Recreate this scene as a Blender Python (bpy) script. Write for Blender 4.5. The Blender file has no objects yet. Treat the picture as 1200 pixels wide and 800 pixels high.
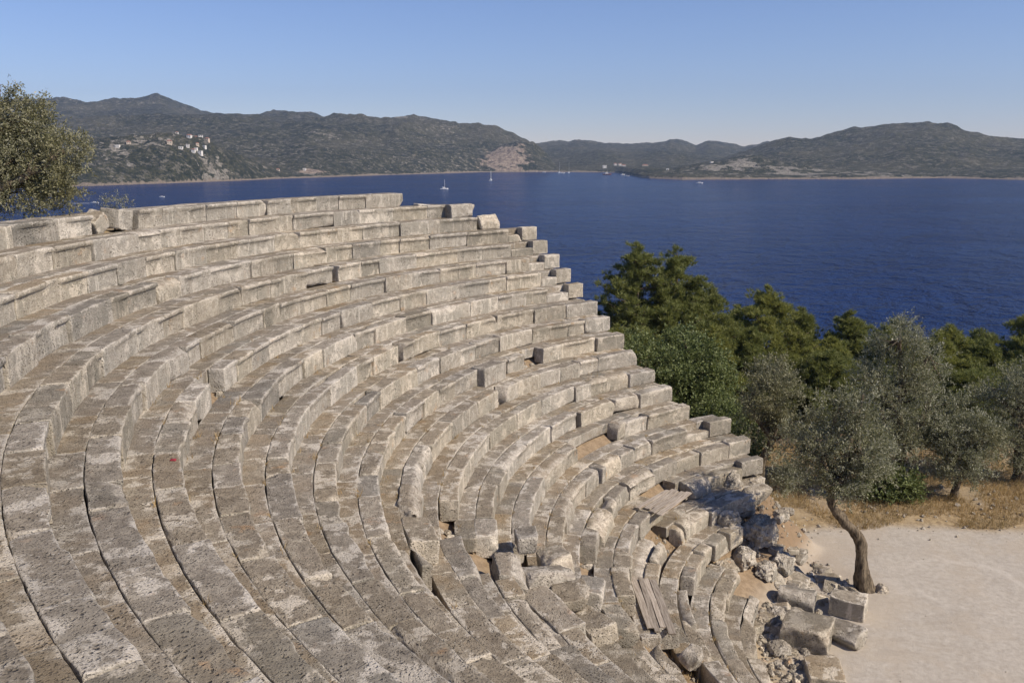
import bpy, math, random
import numpy as np
from mathutils import Matrix, Vector

rad = math.radians
scene = bpy.context.scene
COL = scene.collection

# ------------------------------------------------------------------ camera, world, sun, exposure
PITCH, ROLL = 0.20862, -0.0042640
cam_data = bpy.data.cameras.new('camera')
cam_data.sensor_width = 36.0
cam_data.lens = 1030.02 / 1200 * 36.0
cam_data.clip_start = 0.05
cam_data.clip_end = 30000
cam = bpy.data.objects.new('camera', cam_data)
COL.objects.link(cam)
cam.matrix_world = Matrix.Rotation(math.pi / 2 - PITCH, 4, 'X') @ Matrix.Rotation(ROLL, 4, 'Z')
scene.camera = cam

SUN_AZ, SUN_EL = rad(-27), rad(41)          # azimuth counted from +X towards +Y
sv = Vector((math.cos(SUN_AZ) * math.cos(SUN_EL), math.sin(SUN_AZ) * math.cos(SUN_EL), math.sin(SUN_EL)))
world = bpy.data.worlds.new('World')
scene.world = world
world.use_nodes = True
wn = world.node_tree.nodes
wl = world.node_tree.links
sky = wn.new('ShaderNodeTexSky')
sky.sky_type = 'NISHITA'
sky.sun_disc = False
sky.sun_elevation = SUN_EL
sky.sun_rotation = math.atan2(sv.x, sv.y)
sky.altitude = 0
sky.air_density = 1.0
sky.dust_density = 0.0
sky.ozone_density = 6.0
wn['Background'].inputs['Strength'].default_value = 0.089
tint = wn.new('ShaderNodeMix'); tint.data_type = 'RGBA'; tint.blend_type = 'MULTIPLY'
tint.inputs[0].default_value = 1.0
tint.inputs[7].default_value = (0.88, 0.80, 0.93, 1)     # camera white balance of the photograph
wl.new(sky.outputs[0], tint.inputs[6])
wl.new(tint.outputs[2], wn['Background'].inputs['Color'])

sun_data = bpy.data.lights.new('sun', 'SUN')
sun_data.energy = 3.9
sun_data.angle = rad(0.55)
sun_data.color = (1.0, 0.875, 0.71)
sun = bpy.data.objects.new('sun', sun_data)
COL.objects.link(sun)
sun.matrix_world = Matrix.Translation((40, -40, 60)) @ sv.to_track_quat('Z', 'Y').to_matrix().to_4x4()

scene.view_settings.view_transform = 'Standard'
scene.view_settings.look = 'None'
scene.view_settings.exposure = 0.53
scene.view_settings.gamma = 1.0
scene.view_settings.use_curve_mapping = False
scene.cycles.max_bounces = 6
scene.cycles.transparent_max_bounces = 8

# ------------------------------------------------------------------ noise
def _hash(ix, iy, iz, seed):
    h = (ix * 374761393 + iy * 668265263 + iz * 2147483647 + seed * 1274126177) & 0xFFFFFFFF
    h = ((h ^ (h >> 13)) * 1274126177) & 0xFFFFFFFF
    h = (h ^ (h >> 16)) & 0xFFFFFFFF
    return h.astype(np.float64) / 4294967295.0

def vnoise(P, seed=0):
    P = np.asarray(P, float)
    i = np.floor(P).astype(np.int64)
    f = P - i
    u = f * f * (3 - 2 * f)
    r = 0
    for dx in (0, 1):
        wx = u[:, 0] if dx else 1 - u[:, 0]
        for dy in (0, 1):
            wy = u[:, 1] if dy else 1 - u[:, 1]
            for dz in (0, 1):
                wz = u[:, 2] if dz else 1 - u[:, 2]
                r = r + wx * wy * wz * _hash(i[:, 0] + dx, i[:, 1] + dy, i[:, 2] + dz, seed)
    return r * 2 - 1

def fbm(P, seed=0, octs=4, gain=0.5):
    P = np.asarray(P, float)
    a, s, t = 1.0, 0, 0
    for o in range(octs):
        s = s + a * vnoise(P * 2 ** o + 17.3 * o, seed + o * 7)
        t += a
        a *= gain
    return s / t

def sstep(a, b, x):
    t = np.clip((x - a) / (b - a), 0, 1)
    return t * t * (3 - 2 * t)

# ------------------------------------------------------------------ mesh helpers
def mesh_np(name, V, F, mat=None, smooth=True, attr=None):
    """V (n,3), F list of (m,k) arrays of equal k each."""
    me = bpy.data.meshes.new(name)
    V = np.asarray(V, np.float32)
    if not isinstance(F, (list, tuple)):
        F = [F]
    F = [np.asarray(f, np.int32) for f in F if len(f)]
    nl = sum(f.size for f in F)
    nf = sum(len(f) for f in F)
    me.vertices.add(len(V))
    me.vertices.foreach_set('co', V.ravel())
    me.loops.add(nl)
    me.loops.foreach_set('vertex_index', np.concatenate([f.ravel() for f in F]))
    me.polygons.add(nf)
    tot = np.concatenate([np.full(len(f), f.shape[1], np.int32) for f in F])
    me.polygons.foreach_set('loop_start', np.concatenate([[0], np.cumsum(tot)[:-1]]).astype(np.int32))
    me.polygons.foreach_set('loop_total', tot)
    me.polygons.foreach_set('use_smooth', np.full(nf, smooth))
    if attr is not None:
        for an, A in attr.items():
            a = me.attributes.new(an, 'FLOAT_COLOR', 'POINT')
            A4 = np.ones((len(V), 4), np.float32)
            A4[:, :A.shape[1]] = A
            a.data.foreach_set('color', A4.ravel())
    me.update(calc_edges=True)
    me.validate()
    if mat:
        for m in (mat if isinstance(mat, (list, tuple)) else [mat]):
            me.materials.append(m)
    return me

def link(name, data, parent=None, loc=(0, 0, 0)):
    o = bpy.data.objects.new(name, data)
    COL.objects.link(o)
    if parent is not None:
        o.parent = parent
    o.location = loc
    return o

def tag(o, label=None, cat=None, group=None, kind=None):
    if label: o['label'] = label
    if cat:
        o['category'] = cat
        kind = kind or 'thing'
    if group: o['group'] = group
    if kind: o['kind'] = kind
    return o

class MB:
    """collects vertices and faces of one mesh"""
    def __init__(self):
        self.V, self.F, self.A, self.n = [], {}, [], 0
    def add(self, V, F, A=None):
        V = np.asarray(V, float)
        for f in (F if isinstance(F, (list, tuple)) else [F]):
            f = np.asarray(f, int)
            if len(f):
                self.F.setdefault(f.shape[1], []).append(f + self.n)
        self.V.append(V)
        self.A.append(np.zeros((len(V), 3)) if A is None else A)
        self.n += len(V)
    def mesh(self, name, mat, smooth=True, wear=False):
        V = np.concatenate(self.V)
        return mesh_np(name, V, [np.concatenate(f) for f in self.F.values()], mat, smooth,
                       {'wear': np.concatenate(self.A)} if wear else None)
    def obj(self, name, mat, parent=None, loc=(0, 0, 0), smooth=True, wear=False):
        self.V = [np.concatenate(self.V) - np.asarray(loc, float)]
        return link(name, self.mesh(name, mat, smooth, wear), parent, loc)

def tube(path, radii, sides=8, seed=0, rough=0.0):
    P = np.asarray(path, float)
    n = len(P)
    T = np.gradient(P, axis=0)
    T /= np.linalg.norm(T, axis=1)[:, None] + 1e-9
    up = np.array([0.31, 0.17, 0.93])
    A = np.cross(T, up); A /= np.linalg.norm(A, axis=1)[:, None] + 1e-9
    B = np.cross(T, A)
    ang = np.linspace(0, 2 * np.pi, sides, endpoint=False)
    r = np.asarray(radii, float)[:, None]
    V = P[:, None, :] + (A[:, None, :] * np.cos(ang)[None, :, None] + B[:, None, :] * np.sin(ang)[None, :, None]) * r[..., None]
    V = V.reshape(-1, 3)
    if rough:
        c = np.repeat(P, sides, 0)
        d = V - c
        V = c + d * (1 + rough * fbm(V * np.array([6, 6, 2.0]), seed, 3))[:, None]
    i = np.arange(n - 1)[:, None] * sides
    j = np.arange(sides)[None, :]
    k = (j + 1) % sides
    F = np.stack([i + j, i + k, i + sides + k, i + sides + j], -1).reshape(-1, 4)
    cap = np.array([[(n - 1) * sides + q for q in range(sides)]])
    return V, [F, cap]

def bezier(pts, n=12):
    """smooth curve through points (Catmull-Rom)"""
    P = np.asarray(pts, float)
    P = np.vstack([2 * P[0] - P[1], P, 2 * P[-1] - P[-2]])
    out = []
    for i in range(1, len(P) - 2):
        t = np.linspace(0, 1, n, endpoint=False)[:, None]
        out.append(0.5 * (2 * P[i] + (P[i + 1] - P[i - 1]) * t + (2 * P[i - 1] - 5 * P[i] + 4 * P[i + 1] - P[i + 2]) * t ** 2
                          + (3 * P[i] - P[i - 1] - 3 * P[i + 1] + P[i + 2]) * t ** 3))
    out.append(P[-2:-1])
    return np.concatenate(out)

def lattice(xs, ys, zs):
    """welded surface lattice of a box; returns V and quads"""
    nx, ny, nz = len(xs), len(ys), len(zs)
    I, J, K = np.meshgrid(np.arange(nx), np.arange(ny), np.arange(nz), indexing='ij')
    m = (I == 0) | (I == nx - 1) | (J == 0) | (J == ny - 1) | (K == 0) | (K == nz - 1)
    idx = np.full((nx, ny, nz), -1)
    idx[m] = np.arange(m.sum())
    V = np.stack([np.asarray(xs)[I[m]], np.asarray(ys)[J[m]], np.asarray(zs)[K[m]]], -1)
    F = []
    def q(g, flip):
        f = np.stack([g[:-1, :-1], g[1:, :-1], g[1:, 1:], g[:-1, 1:]], -1).reshape(-1, 4)
        F.append(f[:, ::-1] if flip else f)
    q(idx[0], True); q(idx[-1], False)
    q(idx[:, 0], False); q(idx[:, -1], True)
    q(idx[:, :, 0], True); q(idx[:, :, -1], False)
    return V, np.concatenate(F)

def axis_pts(a, cell):
    e = [0.012, 0.035, 0.075]
    e = [x for x in e if x < a * 0.6]
    n = max(1, int(round((2 * a - 2 * e[-1]) / cell)))
    mid = np.linspace(-a + e[-1], a - e[-1], n + 1)
    return np.concatenate([[-a], [-a + x for x in e[:-1]], mid, [a - x for x in e[:-1][::-1]], [a]])

def stone_block(dx, dy, dz, cell, seed, rng, chips=0.4, rnd=0.018, rough=0.012, lip=0.0, lip_h=0.09, big=1.0, flush=False):
    """rough-hewn block centred on 0 with -y as its front; returns V, F, wear attributes"""
    hx, hy, hz = dx / 2, dy / 2, dz / 2
    zp = axis_pts(hz, cell)
    if lip > 0:
        zp = np.unique(np.concatenate([zp[np.abs(zp - (hz - lip_h)) > 0.03], [hz - lip_h - 0.013, hz - lip_h + 0.013]]))
    V, F = lattice(axis_pts(hx, cell), axis_pts(hy, cell), zp)
    a = np.array([hx, hy, hz])
    S = rng.uniform(0, 500, 3)
    gaps = np.sort(a - np.abs(V), axis=1)
    edge = np.exp(-gaps[:, 1] / 0.06)
    # rounded, uneven edges
    r = rnd * (1.0 + 2.0 * fbm(V * 2.7 + S, seed, 4, 0.6))
    r = np.clip(r, 0.004, min(a) * 0.5)[:, None]
    sc = np.stack([np.full(len(V), 0.35), np.where(V[:, 1] > 0, 0.4, 1.0), np.ones(len(V))], -1) if flush else np.ones((len(V), 3))
    lim_ = a - r * sc
    q = np.clip(V, -lim_, lim_)
    d = (V - q) / sc
    L = np.linalg.norm(d, axis=1)[:, None]
    P = np.where(L > r, q + sc * d / np.maximum(L, 1e-9) * r, V)
    front = sstep(-hy + 0.12, -hy, V[:, 1])
    if lip > 0:
        keep = sstep(-0.35, 0.0, fbm(V * np.array([1.6, 0.1, 0.1]) + S, seed + 3, 2))
        below = sstep(hz - lip_h + 0.012, hz - lip_h - 0.012, V[:, 2])
        P[:, 1] += front * lip * below
        P[:, 1] += front * lip * (1 - below) * (1 - keep) * 0.9
    broken = np.zeros(len(V))
    # broken corners and edges: cut with noisy planes
    nchip = rng.poisson(chips * 1.6)
    for c in range(nchip):
        sgn = np.array([rng.choice([-1, 1]), rng.choice([-1, 1, -1]), rng.choice([1, 1, -1])])
        w = np.array([rng.uniform(0.15, 1) / hx * 0.6, rng.uniform(0.4, 1), rng.uniform(0.35, 1)])
        if rng.random() < 0.35: w[0] *= 0.08
        n = sgn * w
        n /= np.linalg.norm(n)
        corner = sgn * a
        depth = rng.uniform(0.03, 0.14) * big
        lim = (corner * n).sum() - depth
        over = (P @ n) - lim + 0.05 * fbm(V * 4.5 + S, seed + c, 4, 0.6)
        m = over > 0
        P[m] -= over[m][:, None] * n * 0.92
        broken = np.maximum(broken, sstep(0, 0.02, over))
    # warp and roughness
    for ax in range(3):
        P[:, ax] += rough * 1.3 * fbm((V + S) * 1.9 + ax * 31, seed + ax, 3) + rough * 0.75 * fbm((V + S) * 11 + ax * 57, seed + 9 + ax, 3)
    tone = np.full(len(V), rng.random())
    return P, F, np.stack([broken, edge, tone], -1)

def rock_mesh(sx, sy, sz, seed, rng, res=14, jag=0.35, sharp=0.0):
    """irregular limestone boulder, flat-bottomed"""
    V, F = lattice(np.linspace(-1, 1, res), np.linspace(-1, 1, res), np.linspace(-1, 1, max(6, int(res * .7))))
    n = V / np.linalg.norm(V, axis=1)[:, None]
    p = 0.55 * n + 0.45 * V / np.maximum(np.abs(V).max(1)[:, None], 1e-6) * 0.85
    S = rng.uniform(0, 300, 3)
    br = np.zeros(len(V))
    for c in range(9):
        d = rng.normal(size=3); d /= np.linalg.norm(d)
        lim = rng.uniform(0.62, 0.95)
        over = p @ d - lim
        m = over > 0
        p[m] -= over[m][:, None] * d * 0.9
        if c < 3: br = np.maximum(br, sstep(0, 0.08, over) * 0.6)
    rdg = 1 - np.abs(fbm(p * 1.7 + S, seed, 4, 0.55))
    p = p * (1 + jag * (rdg - 0.75) + 0.16 * fbm(p * 4 + S, seed + 5, 4, 0.65))[:, None]
    p = p * np.array([sx, sy, sz]) / 2
    tone = np.full(len(V), rng.random())
    return p, F, np.stack([br, np.zeros(len(V)), tone], -1)

def rotz(V, a):
    c, s = math.cos(a), math.sin(a)
    V = np.asarray(V)
    return np.stack([V[:, 0] * c - V[:, 1] * s, V[:, 0] * s + V[:, 1] * c, V[:, 2]], -1)

def rot(V, rx, ry, rz):
    M = np.array(Matrix.Rotation(rz, 3, 'Z') @ Matrix.Rotation(ry, 3, 'Y') @ Matrix.Rotation(rx, 3, 'X'))
    return np.asarray(V) @ M.T

# ------------------------------------------------------------------ materials
class NT:
    def __init__(self, name):
        self.m = bpy.data.materials.new(name)
        self.m.use_nodes = True
        self.t = self.m.node_tree
        self.b = self.t.nodes['Principled BSDF']
        self.out = self.t.nodes['Material Output']
    def n(self, typ, **kw):
        nd = self.t.nodes.new(typ)
        for k, v in kw.items():
            setattr(nd, k, v)
        return nd
    def set(self, sock, v):
        if isinstance(v, bpy.types.NodeSocket):
            self.t.links.new(v, sock)
        else:
            if sock.type == 'RGBA' and len(v) == 3: v = (*v, 1)
            sock.default_value = v
    def noise(self, vec, scale, detail=5, rough=0.55, out=0, dist=0.0):
        nd = self.n('ShaderNodeTexNoise')
        self.set(nd.inputs['Vector'], vec)
        nd.inputs['Scale'].default_value = scale
        nd.inputs['Detail'].default_value = detail
        nd.inputs['Roughness'].default_value = rough
        nd.inputs['Distortion'].default_value = dist
        return nd.outputs[out]
    def voro(self, vec, scale, feature='F1', out='Distance', rnd=1.0):
        nd = self.n('ShaderNodeTexVoronoi', feature=feature)
        self.set(nd.inputs['Vector'], vec)
        nd.inputs['Scale'].default_value = scale
        nd.inputs['Randomness'].default_value = rnd
        return nd.outputs[out]
    def math(self, op, a, b=0.0, c=None, clamp=False):
        nd = self.n('ShaderNodeMath', operation=op, use_clamp=clamp)
        self.set(nd.inputs[0], a); self.set(nd.inputs[1], b)
        if c is not None: self.set(nd.inputs[2], c)
        return nd.outputs[0]
    def rng(self, v, a, b, c=0.0, d=1.0):
        nd = self.n('ShaderNodeMapRange', clamp=True)
        nd.interpolation_type = 'SMOOTHSTEP'
        self.set(nd.inputs[0], v)
        for i, x in enumerate((a, b, c, d)): nd.inputs[i + 1].default_value = x
        return nd.outputs[0]
    def mix(self, f, a, b, mode='MIX'):
        nd = self.n('ShaderNodeMix', data_type='RGBA', blend_type=mode)
        self.set(nd.inputs['Factor'], f)
        self.set(nd.inputs['A'], a) if False else self.set([s for s in nd.inputs if s.name == 'A' and s.type == 'RGBA'][0], a)
        self.set([s for s in nd.inputs if s.name == 'B' and s.type == 'RGBA'][0], b)
        return [s for s in nd.outputs if s.type == 'RGBA'][0]
    def ramp(self, f, stops):
        nd = self.n('ShaderNodeValToRGB')
        self.set(nd.inputs[0], f)
        cr = nd.color_ramp
        while len(cr.elements) < len(stops): cr.elements.new(0.5)
        for e, (p, c) in zip(cr.elements, stops):
            e.position = p; e.color = (*c, 1)
        return nd.outputs[0]
    def sep(self, v):
        nd = self.n('ShaderNodeSeparateXYZ'); self.set(nd.inputs[0], v); return nd.outputs
    def vmul(self, v, s):
        nd = self.n('ShaderNodeVectorMath', operation='MULTIPLY'); self.set(nd.inputs[0], v); nd.inputs[1].default_value = s
        return nd.outputs[0]
    def vadd(self, v, w):
        nd = self.n('ShaderNodeVectorMath', operation='ADD'); self.set(nd.inputs[0], v); self.set(nd.inputs[1], w)
        return nd.outputs[0]
    def bump(self, h, strength=0.5, dist=0.02, nrm=None):
        nd = self.n('ShaderNodeBump')
        self.set(nd.inputs['Height'], h)
        nd.inputs['Strength'].default_value = strength
        nd.inputs['Distance'].default_value = dist
        if nrm is not None: self.set(nd.inputs['Normal'], nrm)
        return nd.outputs[0]
    def done(self, col=None, rough=0.9, nrm=None, spec=0.25):
        if col is not None: self.set(self.b.inputs['Base Color'], col)
        self.set(self.b.inputs['Roughness'], rough)
        self.b.inputs['Specular IOR Level'].default_value = spec
        if nrm is not None: self.set(self.b.inputs['Normal'], nrm)
        return self.m

def stone_material(name, soil=0.0, bright=1.0, orange=0.0):
    t = NT(name)
    geo = t.n('ShaderNodeNewGeometry')
    pos = geo.outputs['Position']
    at = t.n('ShaderNodeAttribute', attribute_name='wear')
    av = t.sep(at.outputs['Vector'])
    brk, edg, tone = av[0], av[1], av[2]
    off = t.vmul(at.outputs['Vector'], (0, 0, 37.0))
    p = t.vadd(pos, off)
    nz = t.sep(geo.outputs['True Normal'])[2]
    up = t.rng(nz, 0.45, 0.85)
    big = t.noise(p, 1.1, 6, 0.6)
    med = t.noise(p, 6.5, 8, 0.68)
    fine = t.noise(p, 42, 7, 0.78)
    patch = t.noise(t.vadd(p, (9.1, 3.3, 1.7)), 1.9, 9, 0.66)
    # body of the limestone
    tone2 = t.math('FRACT', t.math('MULTIPLY', tone, 13.7))
    base = t.ramp(med, [(0.25, (0.30, 0.262, 0.205)), (0.5, (0.40, 0.358, 0.29)), (0.72, (0.52, 0.475, 0.395))])
    # horizontal faces carry brown-grey lichen and trodden dirt
    lich = t.mix(t.rng(med, 0.32, 0.68), (0.18, 0.148, 0.108), (0.335, 0.285, 0.212))
    lich = t.mix(t.rng(tone2, 0.62, 0.95, 0, 0.5), lich, (0.30, 0.23, 0.145))
    base = t.mix(t.math('MULTIPLY', up, t.rng(big, 0.30, 0.66, 0.97, 0.72)), base, lich)
    # weathering on vertical faces
    streak_p = t.vmul(p, (7.0, 7.0, 0.9))
    streak = t.noise(streak_p, 1.0, 6, 0.65)
    vert = t.math('SUBTRACT', 1.0, up)
    base = t.mix(t.math('MULTIPLY', vert, t.rng(big, 0.42, 0.6, 0.0, 0.7)), base, (0.31, 0.29, 0.24))
    base = t.mix(t.math('MULTIPLY', vert, t.rng(streak, 0.54, 0.68, 0, 0.8)), base, (0.63, 0.575, 0.475))
    base = t.mix(t.math('MULTIPLY', vert, t.rng(t.noise(t.vadd(streak_p, (4.0, 7.0, 2.0)), 0.8, 5, 0.6), 0.60, 0.72, 0, 0.5)), base, (0.20, 0.178, 0.14))
    # pale scoured patches
    base = t.mix(t.rng(patch, 0.55, 0.61, 0, 0.88), base, t.mix(t.rng(fine, 0.3, 0.7), (0.46, 0.41, 0.33), (0.68, 0.615, 0.51)))
    tone3 = t.math('FRACT', t.math('MULTIPLY', tone, 29.3))
    base = t.mix(t.math('MULTIPLY', t.rng(tone3, 0.70, 0.92, 0, 0.6), t.rng(big, 0.35, 0.55, 0.5, 1)), base, t.mix(med, (0.15, 0.142, 0.122), (0.27, 0.255, 0.215)))
    # rusty patches
    rust = t.math('MULTIPLY', t.rng(t.noise(t.vadd(p, (31.0, 2.0, 5.0)), 2.3, 4, 0.6), 0.62, 0.72, 0, 0.55 + orange), t.rng(fine, 0.3, 0.6))
    base = t.mix(rust, base, (0.46, 0.27, 0.13))
    if soil:
        base = t.mix(t.rng(t.noise(t.vadd(p, (3.0, 8.0, 1.0)), 1.5, 6, 0.6), 0.44, 0.6, 0, soil), base,
                     t.mix(med, (0.20, 0.145, 0.085), (0.33, 0.25, 0.155)))
    # worn pale edges and fresh breaks
    e = t.math('MULTIPLY', t.rng(edg, 0.62, 0.97), t.rng(t.noise(p, 3.0, 6, 0.68), 0.50, 0.62, 0, 0.7))
    base = t.mix(e, base, (0.56, 0.52, 0.44))
    e2 = t.rng(t.math('ADD', t.math('MULTIPLY', edg, 0.12), t.noise(t.vadd(p, (2.0, 6.0, 4.0)), 1.7, 9, 0.72)), 0.575, 0.645, 0, 0.85)
    base = t.mix(e2, base, t.mix(t.rng(fine, 0.3, 0.7), (0.43, 0.385, 0.315), (0.68, 0.62, 0.52)))
    bcol = t.mix(t.rng(med, 0.35, 0.65), (0.36, 0.31, 0.25), (0.62, 0.56, 0.46))
    base = t.mix(t.math('MULTIPLY', brk, t.rng(t.noise(p, 2.1, 4), 0.35, 0.6, 0.35, 0.9)), base, bcol)
    # dark lichen specks and solution pits
    speck = t.rng(t.noise(p, 30, 7, 0.8), 0.55, 0.64, 0, 0.45)
    base = t.mix(speck, base, (0.10, 0.08, 0.06))
    pw = t.vadd(p, t.vmul(t.noise(p, 12.0, 3, 0.6, out=1), (0.05, 0.05, 0.05)))
    pitd = t.voro(pw, 19.0)
    pitm = t.rng(t.noise(t.vadd(p, (5.5, 1.5, 9.0)), 2.6, 5, 0.6), 0.42, 0.6)
    pit = t.math('MULTIPLY', t.rng(pitd, 0.12, 0.34, 1, 0), pitm)
    pit2 = t.math('MULTIPLY', t.rng(t.voro(pw, 38.0), 0.16, 0.42, 1, 0), t.rng(med, 0.36, 0.52, 0.55, 1))
    base = t.mix(t.math('MULTIPLY', pit, 0.52), base, (0.06, 0.048, 0.035))
    base = t.mix(t.math('MULTIPLY', pit2, 0.40), base, (0.08, 0.065, 0.048))
    # white lichen dots
    dots = t.math('MULTIPLY', t.rng(t.voro(p, 17.0), 0.10, 0.2, 1, 0), t.rng(t.noise(p, 1.4, 3), 0.55, 0.65))
    base = t.mix(t.math('MULTIPLY', dots, 0.6), base, (0.58, 0.56, 0.5))
    tn = t.rng(tone, 0, 1, 0.90 * bright, 1.16 * bright)
    hsv = t.n('ShaderNodeHueSaturation')
    t.set(hsv.inputs['Color'], base); t.set(hsv.inputs['Value'], tn)
    t.set(hsv.inputs['Saturation'], t.rng(t.math('FRACT', t.math('MULTIPLY', tone, 7.31)), 0, 1, 0.75, 1.05))
    h = t.math('ADD', t.math('MULTIPLY', fine, 0.45), t.math('MULTIPLY', med, 0.9))
    h = t.math('SUBTRACT', h, t.math('MULTIPLY', pit, 0.75))
    h = t.math('SUBTRACT', h, t.math('MULTIPLY', pit2, 0.3))
    nrm = t.bump(h, 1.0, 0.045)
    return t.done(hsv.outputs[0], 0.92, nrm, 0.15)

M = {}
M['stone'] = stone_material('weathered limestone')
M['foot'] = stone_material('trodden limestone', soil=0.5)
M['rubble'] = stone_material('grey karst limestone', bright=1.12, orange=0.25)

def bark_material(name, c0, c1):
    t = NT(name)
    geo = t.n('ShaderNodeNewGeometry')
    p = geo.outputs['Position']
    a = t.noise(t.vmul(p, (9, 9, 2.2)), 1.6, 6, 0.65)
    b = t.noise(p, 40, 4)
    c = t.mix(t.rng(a, 0.35, 0.65), c0, c1)
    return t.done(c, 0.9, t.bump(t.math('ADD', a, t.math('MULTIPLY', b, 0.3)), 0.8, 0.05), 0.1)
M['olive_bark'] = bark_material('olive bark', (0.06, 0.048, 0.036), (0.21, 0.172, 0.125))
M['pine_bark'] = bark_material('pine bark', (0.07, 0.05, 0.035), (0.2, 0.15, 0.11))

def leaf_material(name, cols, trans=0.25, rough=0.5, spec=0.35):
    t = NT(name)
    geo = t.n('ShaderNodeNewGeometry')
    r = geo.outputs['Random Per Island']
    n = len(cols)
    c = t.ramp(r, [(i / max(1, n - 1), c_) for i, c_ in enumerate(cols)])
    big = t.noise(geo.outputs['Position'], 0.9, 4)
    c = t.mix(t.rng(big, 0.35, 0.65, 0, 0.35), c, (cols[0][0] * 1.5, cols[0][1] * 1.25, cols[0][2] * 0.8))
    t.done(c, rough, None, spec)
    tr = t.n('ShaderNodeBsdfTranslucent')
    t.set(tr.inputs['Color'], t.mix(0.5, c, (0.12, 0.14, 0.03)))
    ms = t.n('ShaderNodeMixShader')
    ms.inputs[0].default_value = trans
    t.t.links.new(t.b.outputs[0], ms.inputs[1]); t.t.links.new(tr.outputs[0], ms.inputs[2])
    t.t.links.new(ms.outputs[0], t.out.inputs['Surface'])
    return t.m
M['olive'] = leaf_material('olive leaves', [(0.12, 0.13, 0.07), (0.215, 0.225, 0.14), (0.34, 0.345, 0.245), (0.56, 0.56, 0.47)], 0.38)
M['olive_dry'] = leaf_material('dusty olive leaves', [(0.115, 0.122, 0.062), (0.19, 0.19, 0.108), (0.275, 0.27, 0.172), (0.39, 0.38, 0.28)])
M['pine'] = leaf_material('pine needles', [(0.115, 0.14, 0.04), (0.19, 0.215, 0.066), (0.31, 0.32, 0.11)], 0.38)
M['pine_young'] = leaf_material('young pine needles', [(0.17, 0.195, 0.05), (0.27, 0.285, 0.08), (0.38, 0.38, 0.13)], 0.42)
M['carob'] = leaf_material('broad green leaves', [(0.085, 0.12, 0.046), (0.175, 0.22, 0.085), (0.31, 0.35, 0.165)], 0.4)
M['straw'] = leaf_material('dry grass', [(0.31, 0.22, 0.11), (0.44, 0.33, 0.18), (0.52, 0.42, 0.255)], 0.3, 0.8, 0.1)
def simple(name, col, rough=0.7, bump=0.0, sc=20, var=0.25, spec=0.3, metal=0.0):
    t = NT(name)
    p = t.n('ShaderNodeNewGeometry').outputs['Position']
    n = t.noise(p, sc, 5, 0.6)
    c = t.mix(t.rng(n, 0.3, 0.7), tuple(x * (1 - var) for x in col), tuple(min(1, x * (1 + var)) for x in col))
    t.b.inputs['Metallic'].default_value = metal
    return t.done(c, rough, t.bump(n, bump, 0.02) if bump else None, spec)
M['white_paint'] = simple('white boat paint', (0.8, 0.8, 0.78), 0.35, var=0.04)
M['boat_wood'] = simple('varnished boat wood', (0.22, 0.09, 0.05), 0.5)
M['canvas'] = simple('boat canvas', (0.12, 0.2, 0.4), 0.8)
M['house_wall'] = simple('white plaster', (0.72, 0.69, 0.63), 0.9, sc=0.3, var=0.08)
M['house_cream'] = simple('cream plaster', (0.6, 0.5, 0.38), 0.9, sc=0.3, var=0.08)
M['roof_tile'] = simple('red roof tiles', (0.36, 0.17, 0.11), 0.9, sc=0.8)
M['window_dark'] = simple('dark window', (0.03, 0.035, 0.04), 0.2)
M['red_cloth'] = simple('red scrap', (0.28, 0.03, 0.045), 0.7)
M['foam'] = simple('white wake foam', (0.8, 0.82, 0.85), 0.8)

def wood_material():
    t = NT('weathered planks')
    geo = t.n('ShaderNodeNewGeometry')
    tc = t.n('ShaderNodeTexCoord')
    p = t.vmul(tc.outputs['Object'], (3, 60, 60))
    a = t.noise(p, 1.0, 6, 0.6)
    rnd = t.n('ShaderNodeObjectInfo').outputs['Random']
    c = t.mix(t.rng(a, 0.3, 0.7), (0.20, 0.165, 0.13), (0.42, 0.37, 0.31))
    hsv = t.n('ShaderNodeHueSaturation')
    t.set(hsv.inputs['Color'], c); t.set(hsv.inputs['Value'], t.rng(rnd, 0, 1, 0.8, 1.2))
    return t.done(hsv.outputs[0], 0.85, t.bump(a, 0.4, 0.01), 0.15)
M['plank'] = wood_material()

# ------------------------------------------------------------------ the theatre's plan
CX, CY = 10.302, 15.972
R1, TREAD, RISE, ZTOP = 19.5405, 0.6833, 0.42, -1.221
def row_r(k): return R1 - (k - 1) * TREAD
def row_z(k): return ZTOP - (k - 1) * RISE
NROWS = 22
ROW_START = {1: 135.4, 2: 131.0, 3: 129.0, 13: 122, 14: 121.5, 15: 121, 16: 115.0, 17: 114.0, 18: 114.2, 19: 117, 20: 133, 21: 146, 22: 150}
ROW_END = {1: 222, 2: 222, 3: 224, 4: 228, 5: 236, 6: 236, 7: 235, 8: 233, 9: 232, 10: 231, 11: 230, 12: 229, 13: 228, 14: 227, 15: 225,
           16: 224, 17: 222, 18: 221, 19: 219, 20: 217, 21: 214, 22: 212}
for k in range(1, NROWS + 1): ROW_START.setdefault(k, 122.5)
# stretches where the seat stones are gone
GONE = {1: [(166.0, 171.0)], 9: [(157.2, 158.6)], 12: [(150.5, 152.4)], 15: [(143, 150), (138.4, 139.4), (184, 191.5)], 14: [(142.6, 143.6), (186.5, 195.5)], 13: [(187.5, 191)],
        18: [(136, 146.5)], 19: [(149, 156.5), (186.5, 207)], 16: [(150.8, 151.6), (187.5, 190.5)], 20: [(163, 166)], 11: [(170, 170.8)], 5: [(152.8, 153.6)]}
GONE_FOOT = {19: [(150, 156), (188, 206)], 18: [(137, 146)], 14: [(187, 194)], 20: [(189, 204)]}
def polar(a, r, z): return np.array([CX + r * math.cos(rad(a)), CY + r * math.sin(rad(a)), z])

SEA_Z = -38.0

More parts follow.
